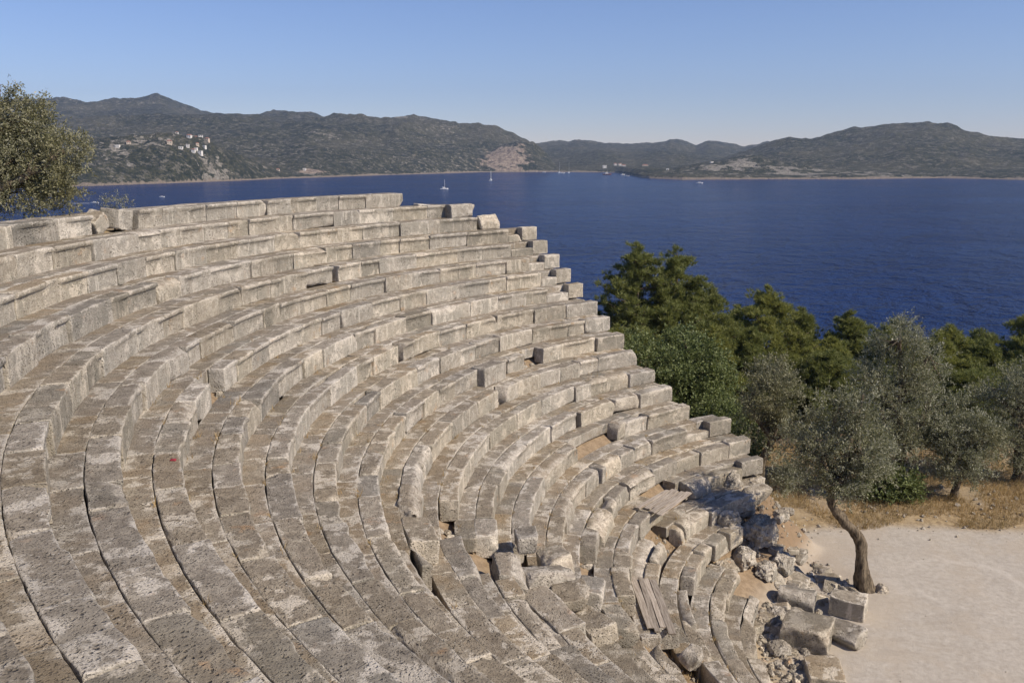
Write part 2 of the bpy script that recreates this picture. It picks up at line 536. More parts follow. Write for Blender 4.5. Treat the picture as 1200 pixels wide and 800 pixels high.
# ------------------------------------------------------------------ ground
def theta_end(R):
    return np.where(R > 9.6, 122.0, np.where(R > 7.0, 115.5, 115.5 + (7.0 - R) * 12))
def base_height(x, y):
    z = np.full_like(x, -10.75)
    z = z + 0.16 * sstep(24.0, 25.5, y)
    z = z - 0.05 * np.maximum(0, y - 26) - 0.235 * np.maximum(0, y - 32)
    z = z - 0.06 * np.maximum(0, x - 24)
    P = np.stack([x, y, np.zeros_like(x)], -1)
    far = sstep(24.2, 30, y)
    z = z + far * (0.35 * fbm(P * 0.17, 4, 4) + 0.10 * fbm(P * 0.9, 5, 3)) + 0.02 * fbm(P * 1.3, 6, 3)
    return z
def ground_height(x, y):
    R = np.hypot(x - CX, y - CY)
    th = np.degrees(np.arctan2(y - CY, x - CX)) % 360
    P = np.stack([x, y, np.zeros_like(x)], -1)
    b = base_height(x, y)
    under = ZTOP - (R1 - np.clip(R, 0, 19.9)) / TREAD * RISE - 0.63 + 0.06 * fbm(P * 2.3, 8, 3)
    back = -1.85 - 0.05 * np.maximum(0, R - 20.5) - 0.30 * np.maximum(0, R - 23.5) + 0.25 * fbm(P * 0.25, 9, 4) * sstep(20.5, 25, R)
    c = np.where(R > 20.2, back, under) - 0.9 * sstep(137, 131, th) * sstep(17.3, 18.2, R)
    arc = (th - theta_end(R)) * np.pi / 180 * R
    w = np.where(R < 9.2, 1.6, 0.5)
    m = sstep(-w, 0.15, arc) * sstep(338, 322, th)
    rub = 0.22 * fbm(P * 1.6, 11, 4) * sstep(8.5, 6.5, R) * sstep(4.4, 5.4, R) * sstep(150, 120, th)
    return np.maximum(b, np.where(c + rub > b, b + (c + rub - b) * m, b))

xs = np.concatenate([np.linspace(-90, -22, 46), np.linspace(-21, -1, 60), np.linspace(-0.8, 19, 150), np.linspace(19.6, 40, 50), np.linspace(41.5, 130, 50)])
ys = np.concatenate([np.linspace(-45, 2, 40), np.linspace(2.4, 9, 28), np.linspace(9.15, 28, 150), np.linspace(28.4, 60, 70), np.linspace(61, 165, 50)])
GX, GY = np.meshgrid(xs, ys, indexing='ij')
gx, gy = GX.ravel(), GY.ravel()
gz = ground_height(gx, gy)
idx = np.arange(len(gx)).reshape(GX.shape)
gF = np.stack([idx[:-1, :-1], idx[1:, :-1], idx[1:, 1:], idx[:-1, 1:]], -1).reshape(-1, 4)
gR = np.hypot(gx - CX, gy - CY)
gth = np.degrees(np.arctan2(gy - CY, gx - CX)) % 360
edge_y = 24.05 + 0.25 * np.sin(gx * 0.7) - 0.02 * (gx - 10)
gravel = sstep(0.35, -0.35, gy - edge_y + 0.3 * fbm(np.stack([gx, gy, gx * 0], -1) * 1.1, 21, 3)) * sstep(-10.2, -10.6, gz) * sstep(4.6, 7.0, gx)
soil = sstep(-10.68, -10.3, gz) * sstep(17.0, 16.0, gR)
litter = sstep(30, 37, gy + 2 * fbm(np.stack([gx, gy, gx * 0], -1) * 0.4, 22, 3))
brown = np.exp(-(((gx - 6.7) / 1.6) ** 2 + ((gy - 22.0) / 1.5) ** 2))
def ground_material():
    t = NT('theatre ground')
    geo = t.n('ShaderNodeNewGeometry')
    p = geo.outputs['Position']
    at = t.n('ShaderNodeAttribute', attribute_name='wear')
    av = t.sep(at.outputs['Vector'])
    n1 = t.noise(p, 0.7, 6, 0.6)
    n2 = t.noise(p, 7, 7, 0.7)
    n3 = t.noise(p, 55, 4, 0.7)
    straw = t.mix(t.rng(n2, 0.35, 0.65), (0.215, 0.158, 0.092), (0.39, 0.30, 0.18))
    straw = t.mix(t.rng(n1, 0.45, 0.62, 0, 0.6), straw, (0.33, 0.27, 0.19))
    grav = t.mix(t.rng(n2, 0.3, 0.7), (0.375, 0.338, 0.288), (0.475, 0.438, 0.382))
    grav = t.mix(t.rng(n1, 0.42, 0.62, 0, 0.65), grav, (0.42, 0.365, 0.295))
    grav = t.mix(t.rng(t.noise(t.vadd(p, (7.0, 1.0, 0)), 1.3, 7, 0.65, dist=0.6), 0.58, 0.68, 0, 0.6), grav, (0.50, 0.455, 0.395))
    grav = t.mix(t.rng(n3, 0.55, 0.68, 0, 0.55), grav, (0.22, 0.185, 0.15))
    grav = t.mix(t.rng(t.voro(p, 38.0), 0.08, 0.2, 0.35, 0), grav, (0.56, 0.52, 0.46))
    ctr = t.n('ShaderNodeVectorMath', operation='DISTANCE')
    t.set(ctr.inputs[0], t.vmul(p, (1, 1, 0))); ctr.inputs[1].default_value = (11.6, 20.6, 0)
    dd = t.math('ADD', ctr.outputs['Value'], t.math('MULTIPLY', t.math('SUBTRACT', n1, 0.5), 0.9))
    ring = t.math('MULTIPLY', t.rng(t.math('ABSOLUTE', t.math('SUBTRACT', dd, 1.35)), 0.05, 0.16, 1, 0), t.rng(t.noise(p, 1.9, 4), 0.42, 0.6))
    grav = t.mix(t.math('MULTIPLY', ring, 0.34), grav, (0.58, 0.54, 0.48))
    trk = t.rng(t.noise(t.vmul(p, (0.45, 1.5, 0)), 1.0, 6, 0.62, dist=0.8), 0.56, 0.66, 0, 0.45)
    grav = t.mix(trk, grav, (0.34, 0.30, 0.25))
    soilc = t.mix(t.rng(n2, 0.3, 0.7), (0.20, 0.148, 0.098), (0.32, 0.245, 0.165))
    lit = t.mix(t.rng(n2, 0.3, 0.7), (0.085, 0.06, 0.04), (0.19, 0.14, 0.09))
    c = t.mix(av[2], straw, lit)
    c = t.mix(av[1], c, soilc)
    c = t.mix(av[0], c, grav)
    a4 = t.math('SUBTRACT', 1.0, at.outputs['Alpha'])
    c = t.mix(t.math('MULTIPLY', a4, t.rng(n2, 0.35, 0.6, 0.3, 0.95)), c, (0.22, 0.15, 0.095))
    h = t.math('ADD', t.math('MULTIPLY', n3, 0.5), n2)
    return t.done(c, 0.95, t.bump(h, 0.6, 0.03), 0.1)
M['ground'] = ground_material()
gme = mesh_np('ground', np.stack([gx, gy, gz], -1), gF, M['ground'], True, {'wear': np.stack([gravel, soil, litter, 1 - brown * 0.85], -1)})
tag(link('ground', gme), kind='structure')

# ------------------------------------------------------------------ sea
def sea_material():
    t = NT('sea water')
    p = t.n('ShaderNodeNewGeometry').outputs['Position']
    w1 = t.noise(t.vmul(p, (0.045, 0.05, 0)), 1.0, 6, 0.66)
    w2 = t.noise(t.vmul(p, (0.16, 0.15, 0)), 1.0, 5, 0.65)
    big = t.noise(t.vmul(p, (0.004, 0.012, 0)), 1.0, 4, 0.55)
    col = t.mix(t.rng(big, 0.4, 0.62), (0.004, 0.024, 0.112), (0.006, 0.030, 0.132))
    t.b.inputs['IOR'].default_value = 1.33
    t.b.inputs['Specular Tint'].default_value = (0.45, 0.66, 1.0, 1)
    h = t.math('ADD', t.math('MULTIPLY', w1, 1.0), t.math('MULTIPLY', w2, 0.55))
    rr = t.rng(t.noise(t.vmul(p, (0.006, 0.016, 0)), 1.0, 4, 0.6), 0.4, 0.6, 0.13, 0.17)
    return t.done(col, rr, t.bump(h, 1.0, 12.0), 0.03)
M['sea'] = sea_material()
sx = np.array([-9000, -2500, -800, -200, 0, 200, 800, 2500, 9000.0]); sy = np.array([-2000, -100, 60, 200, 500, 1200, 2500, 5000, 12000.0])
SX, SY = np.meshgrid(sx, sy, indexing='ij')
i2 = np.arange(SX.size).reshape(SX.shape)
tag(link('sea', mesh_np('sea', np.stack([SX.ravel(), SY.ravel(), np.full(SX.size, SEA_Z)], -1),
    np.stack([i2[:-1, :-1], i2[1:, :-1], i2[1:, 1:], i2[:-1, 1:]], -1).reshape(-1, 4), M['sea'])), kind='structure')

# ------------------------------------------------------------------ far shore and hills
RIDGE = {
 'A': (3500, 1500, [(-45, .05), (-35.07, 0.0504), (-29.33, 0.0500), (-27.01, 0.0542), (-26.15, 0.0561), (-25.50, 0.0547), (-24.63, 0.0534), (-23.73, 0.0554), (-22.82, 0.0565), (-21.19, 0.0604), (-20.50, 0.0573), (-19.81, 0.0523), (-18.88, 0.0457), (-17.68, 0.0424), (-15.72, 0.0401), (-13.73, 0.0296), (-10, 0.0)]),
 'B': (3200, 1200, [(-19, 0.02), (-17.24, 0.0312), (-15.20, 0.0446), (-13.92, 0.0500), (-12.65, 0.0484), (-11.12, 0.0423), (-9.58, 0.0298), (-7, 0.01)]),
 'C': (2550, 900, [(-45, 0.03), (-35.20, 0.0325), (-26.90, 0.0363), (-24.71, 0.0385), (-20.57, 0.0419), (-17.20, 0.0408), (-14.22, 0.0367), (-11.13, 0.0405), (-8.50, 0.0425), (-7.18, 0.0416), (-5.32, 0.0398), (-3.72, 0.0361), (-2.10, 0.0315), (-0.76, 0.0259), (0.33, 0.0184), (1.14, 0.0128), (2.23, -0.0021), (3.05, -0.0170)]),
 'C2': (2230, 190, [(-4.8, -0.02), (-4.04, -0.0146), (-2.67, -0.0054), (-1.58, 0.0038), (-0.49, 0.0130), (0.33, 0.0175), (1.41, 0.0137), (2.23, 0.0016), (3.05, -0.0170)]),
 'F': (1520, 240, [(-45, 0.01), (-37.12, 0.0099), (-29.56, 0.0133), (-24.84, 0.0135), (-23.01, 0.0178), (-20.67, 0.0205), (-18.76, 0.0162), (-17.34, 0.0047), (-15.39, -0.0115), (-13.38, -0.0218)]),
 'D': (3500, 1300, [(-4, 0.0), (-1.04, 0.0056), (1.68, 0.0109), (2.77, 0.0127), (4.39, 0.0153), (5.46, 0.0125), (7.08, 0.0096), (8.41, 0.0113), (9.99, 0.0156), (10.78, 0.0128), (11.57, 0.0091), (12.34, 0.0126), (13.38, 0.0107), (14.41, 0.0070), (15.17, 0.0096), (15.92, 0.0113), (18.90, 0.0074), (22, 0.0)]),
 'D2': (2600, 600, [(0.5, -0.016), (1.68, -0.0132), (3.86, -0.0022), (5.47, 0.0033), (7.62, 0.0012), (10.27, 0.0047), (12.89, -0.0010), (14.96, -0.0083), (17, -0.015)]),
 'E': (2250, 620, [(11.5, -0.0168), (12.91, -0.0082), (14.43, 0.0007), (15.18, 0.0051), (16.41, 0.0121), (17.15, 0.0155), (18.38, 0.0153), (20.05, 0.0202), (20.75, 0.0227), (22.15, 0.0241), (23.52, 0.0262), (24.64, 0.0276), (25.76, 0.0256), (27.09, 0.0203), (27.96, 0.0152), (29.64, 0.0132), (33.61, 0.0069), (37.19, 0.0100), (45, 0.01)]),
 'G': (1600, 110, [(7.0, -0.0262), (7.39, -0.0240), (9.26, -0.0195), (10.83, -0.0136), (12.91, -0.0064), (14.95, -0.0038), (16.48, -0.0084), (18.98, -0.0150), (21.88, -0.0180), (25.55, -0.0195), (29.83, -0.0190), (33.76, -0.0163), (45, -0.016)]),
}
SHORE = [(-45, 1250), (-29.8, 1282), (-25.07, 1320), (-20.88, 1388), (-15.95, 1523), (-10.76, 1712), (-5.4, 1891), (-2.14, 2040), (2.23, 2040), (5.6, 1990), (6.6, 1940),
         (8.2, 1530), (8.8, 1470), (10.86, 1384), (16.03, 1442), (20.95, 1463), (25.57, 1544), (29.87, 1482), (45, 1450)]
def far_height(az, d):
    S = np.interp(az, [s[0] for s in SHORE], [s[1] for s in SHORE])
    wx, wy = d * np.sin(np.radians(az)), d * np.cos(np.radians(az))
    P = np.stack([wx, wy, np.zeros_like(wx)], -1)
    S = S + 22 * fbm(P * 0.008, 40, 4)
    h = np.full_like(d, 0.0)
    inl = d - S
    for nm, (D, W, tab) in RIDGE.items():
        sl = np.interp(az, [q[0] for q in tab], [q[1] for q in tab], left=-1, right=-1)
        top = sl * D - SEA_Z
        D = np.maximum(D, S + 90)
        ok = (sl > -0.9) & (top > 0)
        d0 = np.maximum(D - W, S)
        st = np.clip((d - d0) / (D - d0), 0, 1)
        back = np.exp(-((np.maximum(0, d - D)) / 420.0) ** 2)
        gul = 1 - 0.26 * np.abs(fbm(P * (2.2 / W), 50, 4)) * 4 * st * (1 - st)
        hh = np.where(ok, top, 0) * (st ** 0.95 * (1.35 - 0.35 * st)) * back * gul
        h = np.maximum(h, hh)
    n = fbm(P * 0.012, 60, 5, 0.55)
    h = h + np.minimum(h, 45) * 0.20 * n + np.minimum(h, 90) * 0.42 * (0.28 - np.abs(fbm(P * 0.0055, 63, 5))) + 2.2 * fbm(P * 0.07, 61, 3) * sstep(4, 20, h)
    bank = 5.0 * sstep(-2, 22, inl) + 7 * sstep(20, 160, inl)
    h = np.maximum(h, bank + 2.2 * fbm(P * 0.03, 62, 4) * sstep(0, 20, inl))
    h = np.where(inl < 0, np.maximum(inl * 0.25, -8), h * sstep(-1, 9, inl))
    return h, inl
azs = np.linspace(-44, 44, 1000)
ds = np.concatenate([np.arange(1240, 1720, 7.0), np.arange(1720, 2400, 11.0), np.arange(2400, 4300, 38.0)])
AZ, DD = np.meshgrid(azs, ds, indexing='ij')
hz, inl = far_height(AZ.ravel(), DD.ravel())
hx, hy = DD.ravel() * np.sin(np.radians(AZ.ravel())), DD.ravel() * np.cos(np.radians(AZ.ravel()))
i3 = np.arange(AZ.size).reshape(AZ.shape)
hF = np.stack([i3[:-1, :-1], i3[:-1, 1:], i3[1:, 1:], i3[1:, :-1]], -1).reshape(-1, 4)
a_, d_ = AZ.ravel(), DD.ravel()
Pn = np.stack([hx, hy, hz * 2], -1)
def blob(a0, d0, sa, sd): return np.exp(-((a_ - a0) / sa) ** 2 - ((d_ - d0) / sd) ** 2)
rocky = 0.85 * sstep(4.5, 1.0, hz + 2.5 * fbm(Pn * 0.03, 70, 3)) * sstep(70, 10, inl)
rn = fbm(Pn * 0.02, 71, 4)
pale = 1.0 * blob(14.9, 1545, 3.6, 90) + 0.75 * blob(19.5, 1520, 4.0, 80) + 0.25 * blob(10.5, 1450, 2.5, 60) + 0.6 * blob(25, 1560, 5, 60)
pale = pale * sstep(-0.25, 0.35, fbm(Pn * 0.045, 75, 4))
cliff = 0.95 * blob(-0.4, 2120, 1.7, 110) + 0.7 * blob(-12.5, 1700, 1.2, 30)
scree = 0.30 * blob(-21, 1450, 6.0, 90) + 0.22 * blob(-18.2, 1440, 1.3, 90) + 0.8 * blob(-13.9, 1650, 2.6, 90) + 0.55 * blob(-21.5, 1430, 2.2, 50) + 0.7 * blob(-12, 2150, 2.2, 60)
scree = scree * sstep(-0.15, 0.3, fbm(Pn * 0.02, 73, 5))
crest = (blob(-13, 3180, 2.2, 140) + 0.9 * blob(-7.0, 2520, 1.7, 60) + 0.9 * blob(-3.2, 2520, 2.2, 60) + 0.6 * blob(-22, 3400, 1.5, 120)) * sstep(0.0, 0.35, fbm(Pn * 0.012, 74, 4))
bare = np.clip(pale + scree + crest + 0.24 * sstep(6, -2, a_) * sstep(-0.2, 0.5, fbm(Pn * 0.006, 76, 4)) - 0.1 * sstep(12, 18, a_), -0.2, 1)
def hill_material():
    t = NT('maquis hills')
    p = t.n('ShaderNodeNewGeometry').outputs['Position']
    at = t.n('ShaderNodeAttribute', attribute_name='wear')
    av = t.sep(at.outputs['Vector'])
    n0 = t.noise(p, 0.004, 5, 0.6)
    n1 = t.noise(p, 0.05, 5, 0.65)
    n2 = t.noise(p, 0.22, 5, 0.7)
    g = t.mix(t.rng(n1, 0.35, 0.65), (0.036, 0.042, 0.020), (0.105, 0.102, 0.055))
    g = t.mix(t.rng(n2, 0.44, 0.58, 0, 0.8), g, (0.016, 0.022, 0.011))
    g = t.mix(t.rng(n0, 0.45, 0.62, 0, 0.5), g, (0.125, 0.115, 0.07))
    rk = t.mix(t.rng(n2, 0.35, 0.65), (0.20, 0.18, 0.14), (0.42, 0.385, 0.32))
    fl = t.rng(t.noise(t.vadd(p, (50.0, 9.0, 3.0)), 0.07, 8, 0.85), 0.51, 0.59, 0, 0.72)
    g = t.mix(fl, g, (0.27, 0.245, 0.195))
    ns = t.noise(t.vadd(p, (7.0, 1.0, 40.0)), 0.10, 4, 0.6)
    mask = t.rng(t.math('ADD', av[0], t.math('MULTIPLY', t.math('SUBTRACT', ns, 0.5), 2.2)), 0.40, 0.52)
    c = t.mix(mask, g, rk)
    cm = t.rng(t.math('ADD', av[1], t.math('MULTIPLY', t.math('SUBTRACT', n1, 0.5), 2.2)), 0.42, 0.62)
    cl = t.mix(t.rng(t.noise(t.vmul(p, (1, 1, 0.25)), 0.12, 5, 0.65), 0.4, 0.6), (0.25, 0.195, 0.15), (0.48, 0.385, 0.29))
    c = t.mix(cm, c, cl)
    sm = t.rng(t.math('ADD', av[2], t.math('MULTIPLY', t.math('SUBTRACT', n1, 0.5), 0.8)), 0.35, 0.55)
    c = t.mix(sm, c, t.mix(n2, (0.22, 0.175, 0.13), (0.40, 0.335, 0.265)))
    return t.done(c, 0.95, t.bump(t.math('ADD', n2, n1), 1.0, 9.0), 0.05)
M['hill'] = hill_material()
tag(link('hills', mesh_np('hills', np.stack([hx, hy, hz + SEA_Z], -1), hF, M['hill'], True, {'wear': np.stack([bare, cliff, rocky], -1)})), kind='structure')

def far_point(az, d):
    h, _ = far_height(np.array([az]), np.array([float(d)]))
    return (d * math.sin(rad(az)), d * math.cos(rad(az)), float(h[0]) + SEA_Z)

# ------------------------------------------------------------------ theatre tiers and seat stones
rng = np.random.default_rng(7)
theatre = link('ancient_theatre', None, loc=(CX, CY, -10.75))
tag(theatre, 'weathered grey limestone theatre with curved rows of stone seats above the sea', 'ancient theatre')
tloc = np.array([CX, CY, -10.75])

def to_polar(V, amid, rmid, zmid):
    """local block (x along the row, -y towards the centre) to world"""
    a = rad(amid) - V[:, 0] / rmid
    r = rmid + V[:, 1]
    return np.stack([CX + r * np.cos(a), CY + r * np.sin(a), zmid + V[:, 2]], -1)

SEAT_D = 0.355
def cell_for(p):
    d = float(np.linalg.norm(p))
    return min(0.17, max(0.045, d * 0.0062))

def in_gone(k, a0, a1, tab):
    return any(a0 < g1 and a1 > g0 for g0, g1 in tab.get(k, []))

n_seats = 0
holes = []
def ruin(k, a):
    u = 0.06 + 0.012 * k
    if k >= 10 and a < 152: u = max(u, 0.42)
    if k >= 17: u = max(u, 0.9 if a < 185 else 0.6)
    if 12 <= k <= 18 and 180 < a < 203: u = max(u, 0.95)
    if k >= 7 and 182 < a < 189: u = max(u, 0.4)
    return u
for k in range(1, NROWS + 1):
    r, z = row_r(k), row_z(k)
    a0, a1 = ROW_START[k], ROW_END[k]
    # footway behind the seat: the tier's own mesh
    tier = link('seat_tier', None, theatre)
    depth = TREAD - SEAT_D + 0.06
    runs, cur = [], None
    a = a0 + (0.8 if k > 3 else 0.0)
    mb = MB()
    def close_run():
        global mb
        if mb.n:
            o = mb.obj('footway', M['foot'], tier, wear=True)
            o.data.transform(Matrix.Translation(-Vector(tloc)))
        mb = MB()
    while a < a1:
        L = rng.uniform(0.8, 2.0)
        b = min(a + math.degrees(L / r), a1)
        for g0, g1 in GONE_FOOT.get(k, []):
            if a < g0 < b: b = g0
        if in_gone(k, a + 0.01, b - 0.01, GONE_FOOT):
            close_run()
            a = [g1 for g0, g1 in GONE_FOOT[k] if a + 0.01 < g1 and b - 0.01 > g0][0]
            continue
        am = (a + b) / 2
        pm = polar(am, r + SEAT_D + depth / 2, z)
        ll = rad(b - a) * (r + SEAT_D + depth / 2) - rng.uniform(0.002, 0.008)
        if ll > 0.06:
            V, F, A = stone_block(ll, depth, 0.26, cell_for(pm) * 1.35, int(rng.integers(1e6)), rng, 0.06, 0.008, 0.010, flush=True)
            dz = -0.13 - 0.004 + rng.normal() * 0.005
            mb.add(to_polar(V, am, r + SEAT_D + 0.010 + depth / 2, z + dz), F, A)
        a = b
    close_run()
    # seat stones
    a = a0
    i = 0
    while a < a1 - 0.3:
        L = rng.uniform(0.75, 1.85) if k > 1 else rng.uniform(0.9, 1.7)
        L *= 1 - 0.4 * ruin(k, a) * rng.random()
        b = a + math.degrees(L / r)
        end_block = (4 <= k <= 8 and i == 0) or (k in (16, 17, 18) and i == 0)
        if end_block: b = a + math.degrees(0.62 / r) if k < 9 else a + math.degrees(0.8 / r)
        low = 4 <= k <= 8 and i == 1 or (k == 16 and i == 1)
        if low: b = a + math.degrees(rng.uniform(0.55, 1.0) / r)
        # respect the gaps
        for g0, g1 in GONE.get(k, []):
            if a >= g0 - 0.2 and a < g1: a = g1; b = a + math.degrees(L / r)
            elif a < g0 < b: b = g0 if g0 - a > 0.5 else b
        hit = [g for g in GONE.get(k, []) if a < g[1] - 0.01 and b > g[0] + 0.01]
        if hit:
            a = hit[0][1]; continue
        b = min(b, a1)
        am = (a + b) / 2
        depth = SEAT_D * (1.0 if k > 1 else 1.25)
        hgt = RISE + 0.03
        dz = rng.normal() * 0.006
        dr = rng.normal() * 0.008
        U = ruin(k, am)
        lower = U > 0.35
        dz += rng.normal() * 0.022 * U - (0.05 * U if rng.random() < 0.2 * U else 0)
        dr += rng.normal() * 0.055 * U
        if not end_block and not low and i > 2 and rng.random() < 0.10 * U * (U > 0.3) and b - a < 12:
            holes.append((k, am)); a = b; i += 1
            continue
        lip = 0.05 if (k <= 11 and rng.random() < 0.95 - 0.04 * k) else (0.03 if rng.random() < 0.25 else 0.0)
        if end_block: dz += 0.05; dr += 0.05; lip = 0
        if low: hgt -= 0.18; dz -= 0.18; dr += 0.04; lip = 0
        depth = depth - dr + (rng.normal() * 0.03 * U if lower else 0)
        rm = r + depth / 2 + dr
        zm = z + dz - hgt / 2 if not low else z + dz - hgt / 2
        pm = polar(am, rm, zm)
        ll = rad(b - a) * rm - (rng.uniform(0.002, 0.009) if rng.random() < 0.85 - 0.45 * U else rng.uniform(0.015, 0.04 + 0.05 * U))
        if ll > 0.12:
            V, F, A = stone_block(ll, depth, hgt, cell_for(pm), int(rng.integers(1e6)), rng,
                                  0.05 if end_block else 0.2 + 0.01 * k + 0.9 * U, 0.019 + 0.0004 * k + 0.022 * U, 0.010 + 0.0004 * k, lip,
                                  big=0.9 + 0.6 * U, flush=True)
            if lower: V = rot(V, rng.normal() * 0.035 * U, rng.normal() * 0.02 * U, rng.normal() * 0.035 * U)
            elif rng.random() < 0.25: V = rot(V, 0, rng.normal() * 0.006, rng.normal() * 0.012)
            W = to_polar(V, am, rm, zm)
            name = 'end_block' if end_block else 'seat_block'
            o = link(name, mesh_np(name, W - pm, [F], M['stone'], True, {'wear': A}), tier)
            o.location = Vector(pm - tloc)
            n_seats += 1
        a = b
        i += 1

# retaining wall closing the open end of the seating
wall = link('retaining_wall', None, theatre)
for k in range(1, 19):
    r, z = row_r(k), row_z(k)
    zt = z - RISE - 0.05
    ae = ROW_START[k] - math.degrees(0.02 / r)
    mb = MB()
    zz = zt
    while zz > -11.3:
        hh = min(0.5, zz + 11.35)
        V, F, A = stone_block(0.7, TREAD - 0.01, hh - 0.006, 0.22, int(rng.integers(1e6)), rng, 0.1, 0.012, 0.010, flush=True)
        mb.add(to_polar(V, ae + math.degrees(0.36 / r), r + TREAD / 2, zz - hh / 2), F, A)
        zz -= hh
    o = mb.obj('wall_pier', M['stone'], wall, wear=True)
    o.data.transform(Matrix.Translation(-Vector(tloc)))

# ------------------------------------------------------------------ loose stones
def loose_block(name, p, dims, rz, tilt=(0, 0), label='', cat='stone block', group=None, chips=0.8, mat='stone', cell=0.07, rough=0.026):
    V, F, A = stone_block(*dims, cell, int(rng.integers(1e6)), rng, chips, 0.028, rough, big=1.5)
    V = rot(V, tilt[0], tilt[1], rad(rz))
    V[:, 2] -= V[:, 2].min() + 0.06
    return tag(link(name, mesh_np(name, V, [F], M[mat], True, {'wear': A}), None, p), label, cat, group)

def gh(x, y): return float(ground_height(np.array([float(x)]), np.array([float(y)]))[0])

# blocks at the edge of the orchestra
loose_block('fallen_block', (6.85, 19.45, -10.62), (0.86, 0.55, 0.44), -27, (0.03, 0.04), 'grey squared block with dark front face nearest the bent olive shadow', group='squared blocks at the orchestra edge', chips=2.6)
loose_block('fallen_block', (6.62, 18.00, -10.72), (1.05, 0.95, 0.52), -27, (-0.03, 0.02), 'largest squared grey block beside the orchestra, cracked across its top', group='squared blocks at the orchestra edge', chips=2.6)
loose_block('fallen_block', (8.02, 19.25, -10.80), (0.78, 0.66, 0.58), -30, (0.05, 0.03), 'squared block standing right beside the foot of the bent olive trunk', group='squared blocks at the orchestra edge', chips=2.6)
loose_block('fallen_slab', (7.45, 18.1, -10.82), (0.95, 0.62, 0.36), -52, (0.10, -0.12), 'pale pointed slab leaning outward over the gravel edge', 'stone slab', group='squared blocks at the orchestra edge', chips=1.6)
loose_block('paving_slab', (6.55, 16.75, -10.86), (0.72, 1.0, 0.34), -8, (0.02, 0.03), 'flat pale paving slab at the lower edge of the orchestra rim', 'stone slab', group='squared blocks at the orchestra edge')
loose_block('paving_slab', (6.62, 15.65, -10.9), (0.74, 0.98, 0.34), -3, (0.0, 0.02), 'flat paving slab next beyond the pale rim slab', 'stone slab', group='squared blocks at the orchestra edge')
# displaced stones on the top course and in the seating
loose_block('tilted_block', tuple(polar(167.5, 19.78, -1.62)), (0.60, 0.45, 0.46), 77.5 + 5, (0.04, 0.12), 'pale tilted block standing loose on the broken top course', chips=0.4)
loose_block('tilted_block', tuple(polar(170.0, 19.75, -1.66)), (0.52, 0.40, 0.40), 80, (0.1, -0.5), 'pointed broken block leaning left of the loose block on the top course', chips=1.4)
loose_block('fallen_slab', tuple(polar(183.0, 20.2, -1.42)), (1.1, 0.5, 0.42), 97, (0.05, 0.05), 'pale slanted stone lying behind the top course at the far left', 'stone slab', chips=1.0)
loose_block('fallen_block', tuple(polar(149.3, row_r(11) - 0.02, row_z(12) + 0.02)), (1.02, 0.42, 0.5), 59.3, (0, 0), 'dark grey block pushed forward out of the middle seat rows', chips=0.2)
# collapsed pocket in the middle of the seating
loose_block('sunken_boulder', (0.55, 13.75, -7.42), (0.85, 0.60, 0.52), 20, (-0.25, 0.12), 'rounded sunken block in the collapsed pocket among the rows', 'boulder', chips=2.0)
loose_block('tilted_slab', (0.75, 14.55, -7.26), (0.80, 0.55, 0.30), 98, (-0.10, 0.12), 'cracked slab tilted over the collapsed pocket, behind the sunken block', 'stone slab', chips=1.2)
loose_block('tilted_slab', (0.60, 12.85, -7.26), (1.35, 0.5, 0.24), -62, (0.08, 0.05), 'smooth orange-tinged slab sliding in front of the collapsed pocket', 'stone slab', chips=1.0)
loose_block('tilted_slab', (-0.05, 13.55, -6.98), (0.8, 0.5, 0.34), 100, (0.10, -0.06), 'brown slab tilted at the left rim of the collapsed pocket', 'stone slab', chips=1.0)
V, F, A = stone_block(0.5, 0.36, 0.4, 0.07, 77, rng, 3.0, 0.05, 0.03, big=1.8)
tag(link('broken_rock', mesh_np('broken_rock', rot(V, 0.5, 0.35, 0.9), [F], M['stone'], True, {'wear': A}), None, (3.36, 14.75, -9.12)), 'dark sided pointed rock lying in the dry earth below the lower planks', 'rock')

for (x, y, z, dims, rz_, tl, lab) in [
    (0.95, 13.35, -7.30, (0.62, 0.5, 0.3), 15, (0.2, -0.1), 'small brown slab lying flat right of the sunken block'),
    (1.35, 13.9, -7.52, (0.8, 0.45, 0.3), 80, (0.1, 0.12), 'pale cracked slab below the collapsed pocket'),
    (1.25, 12.95, -7.62, (0.9, 0.5, 0.32), 118, (-0.12, 0.1), 'broken slab slipped down at the lower edge of the collapsed pocket'),
    (1.75, 13.35, -7.86, (0.7, 0.5, 0.36), 105, (0.15, -0.12), 'white chipped block lowest in the collapsed pocket'),
    (0.25, 14.75, -6.9, (0.7, 0.4, 0.3), 95, (-0.08, 0.1), 'grey chipped slab at the top of the collapsed pocket')]:
    loose_block('tilted_slab', (x, y, z), dims, rz_, tl, lab, 'stone slab', chips=2.2)

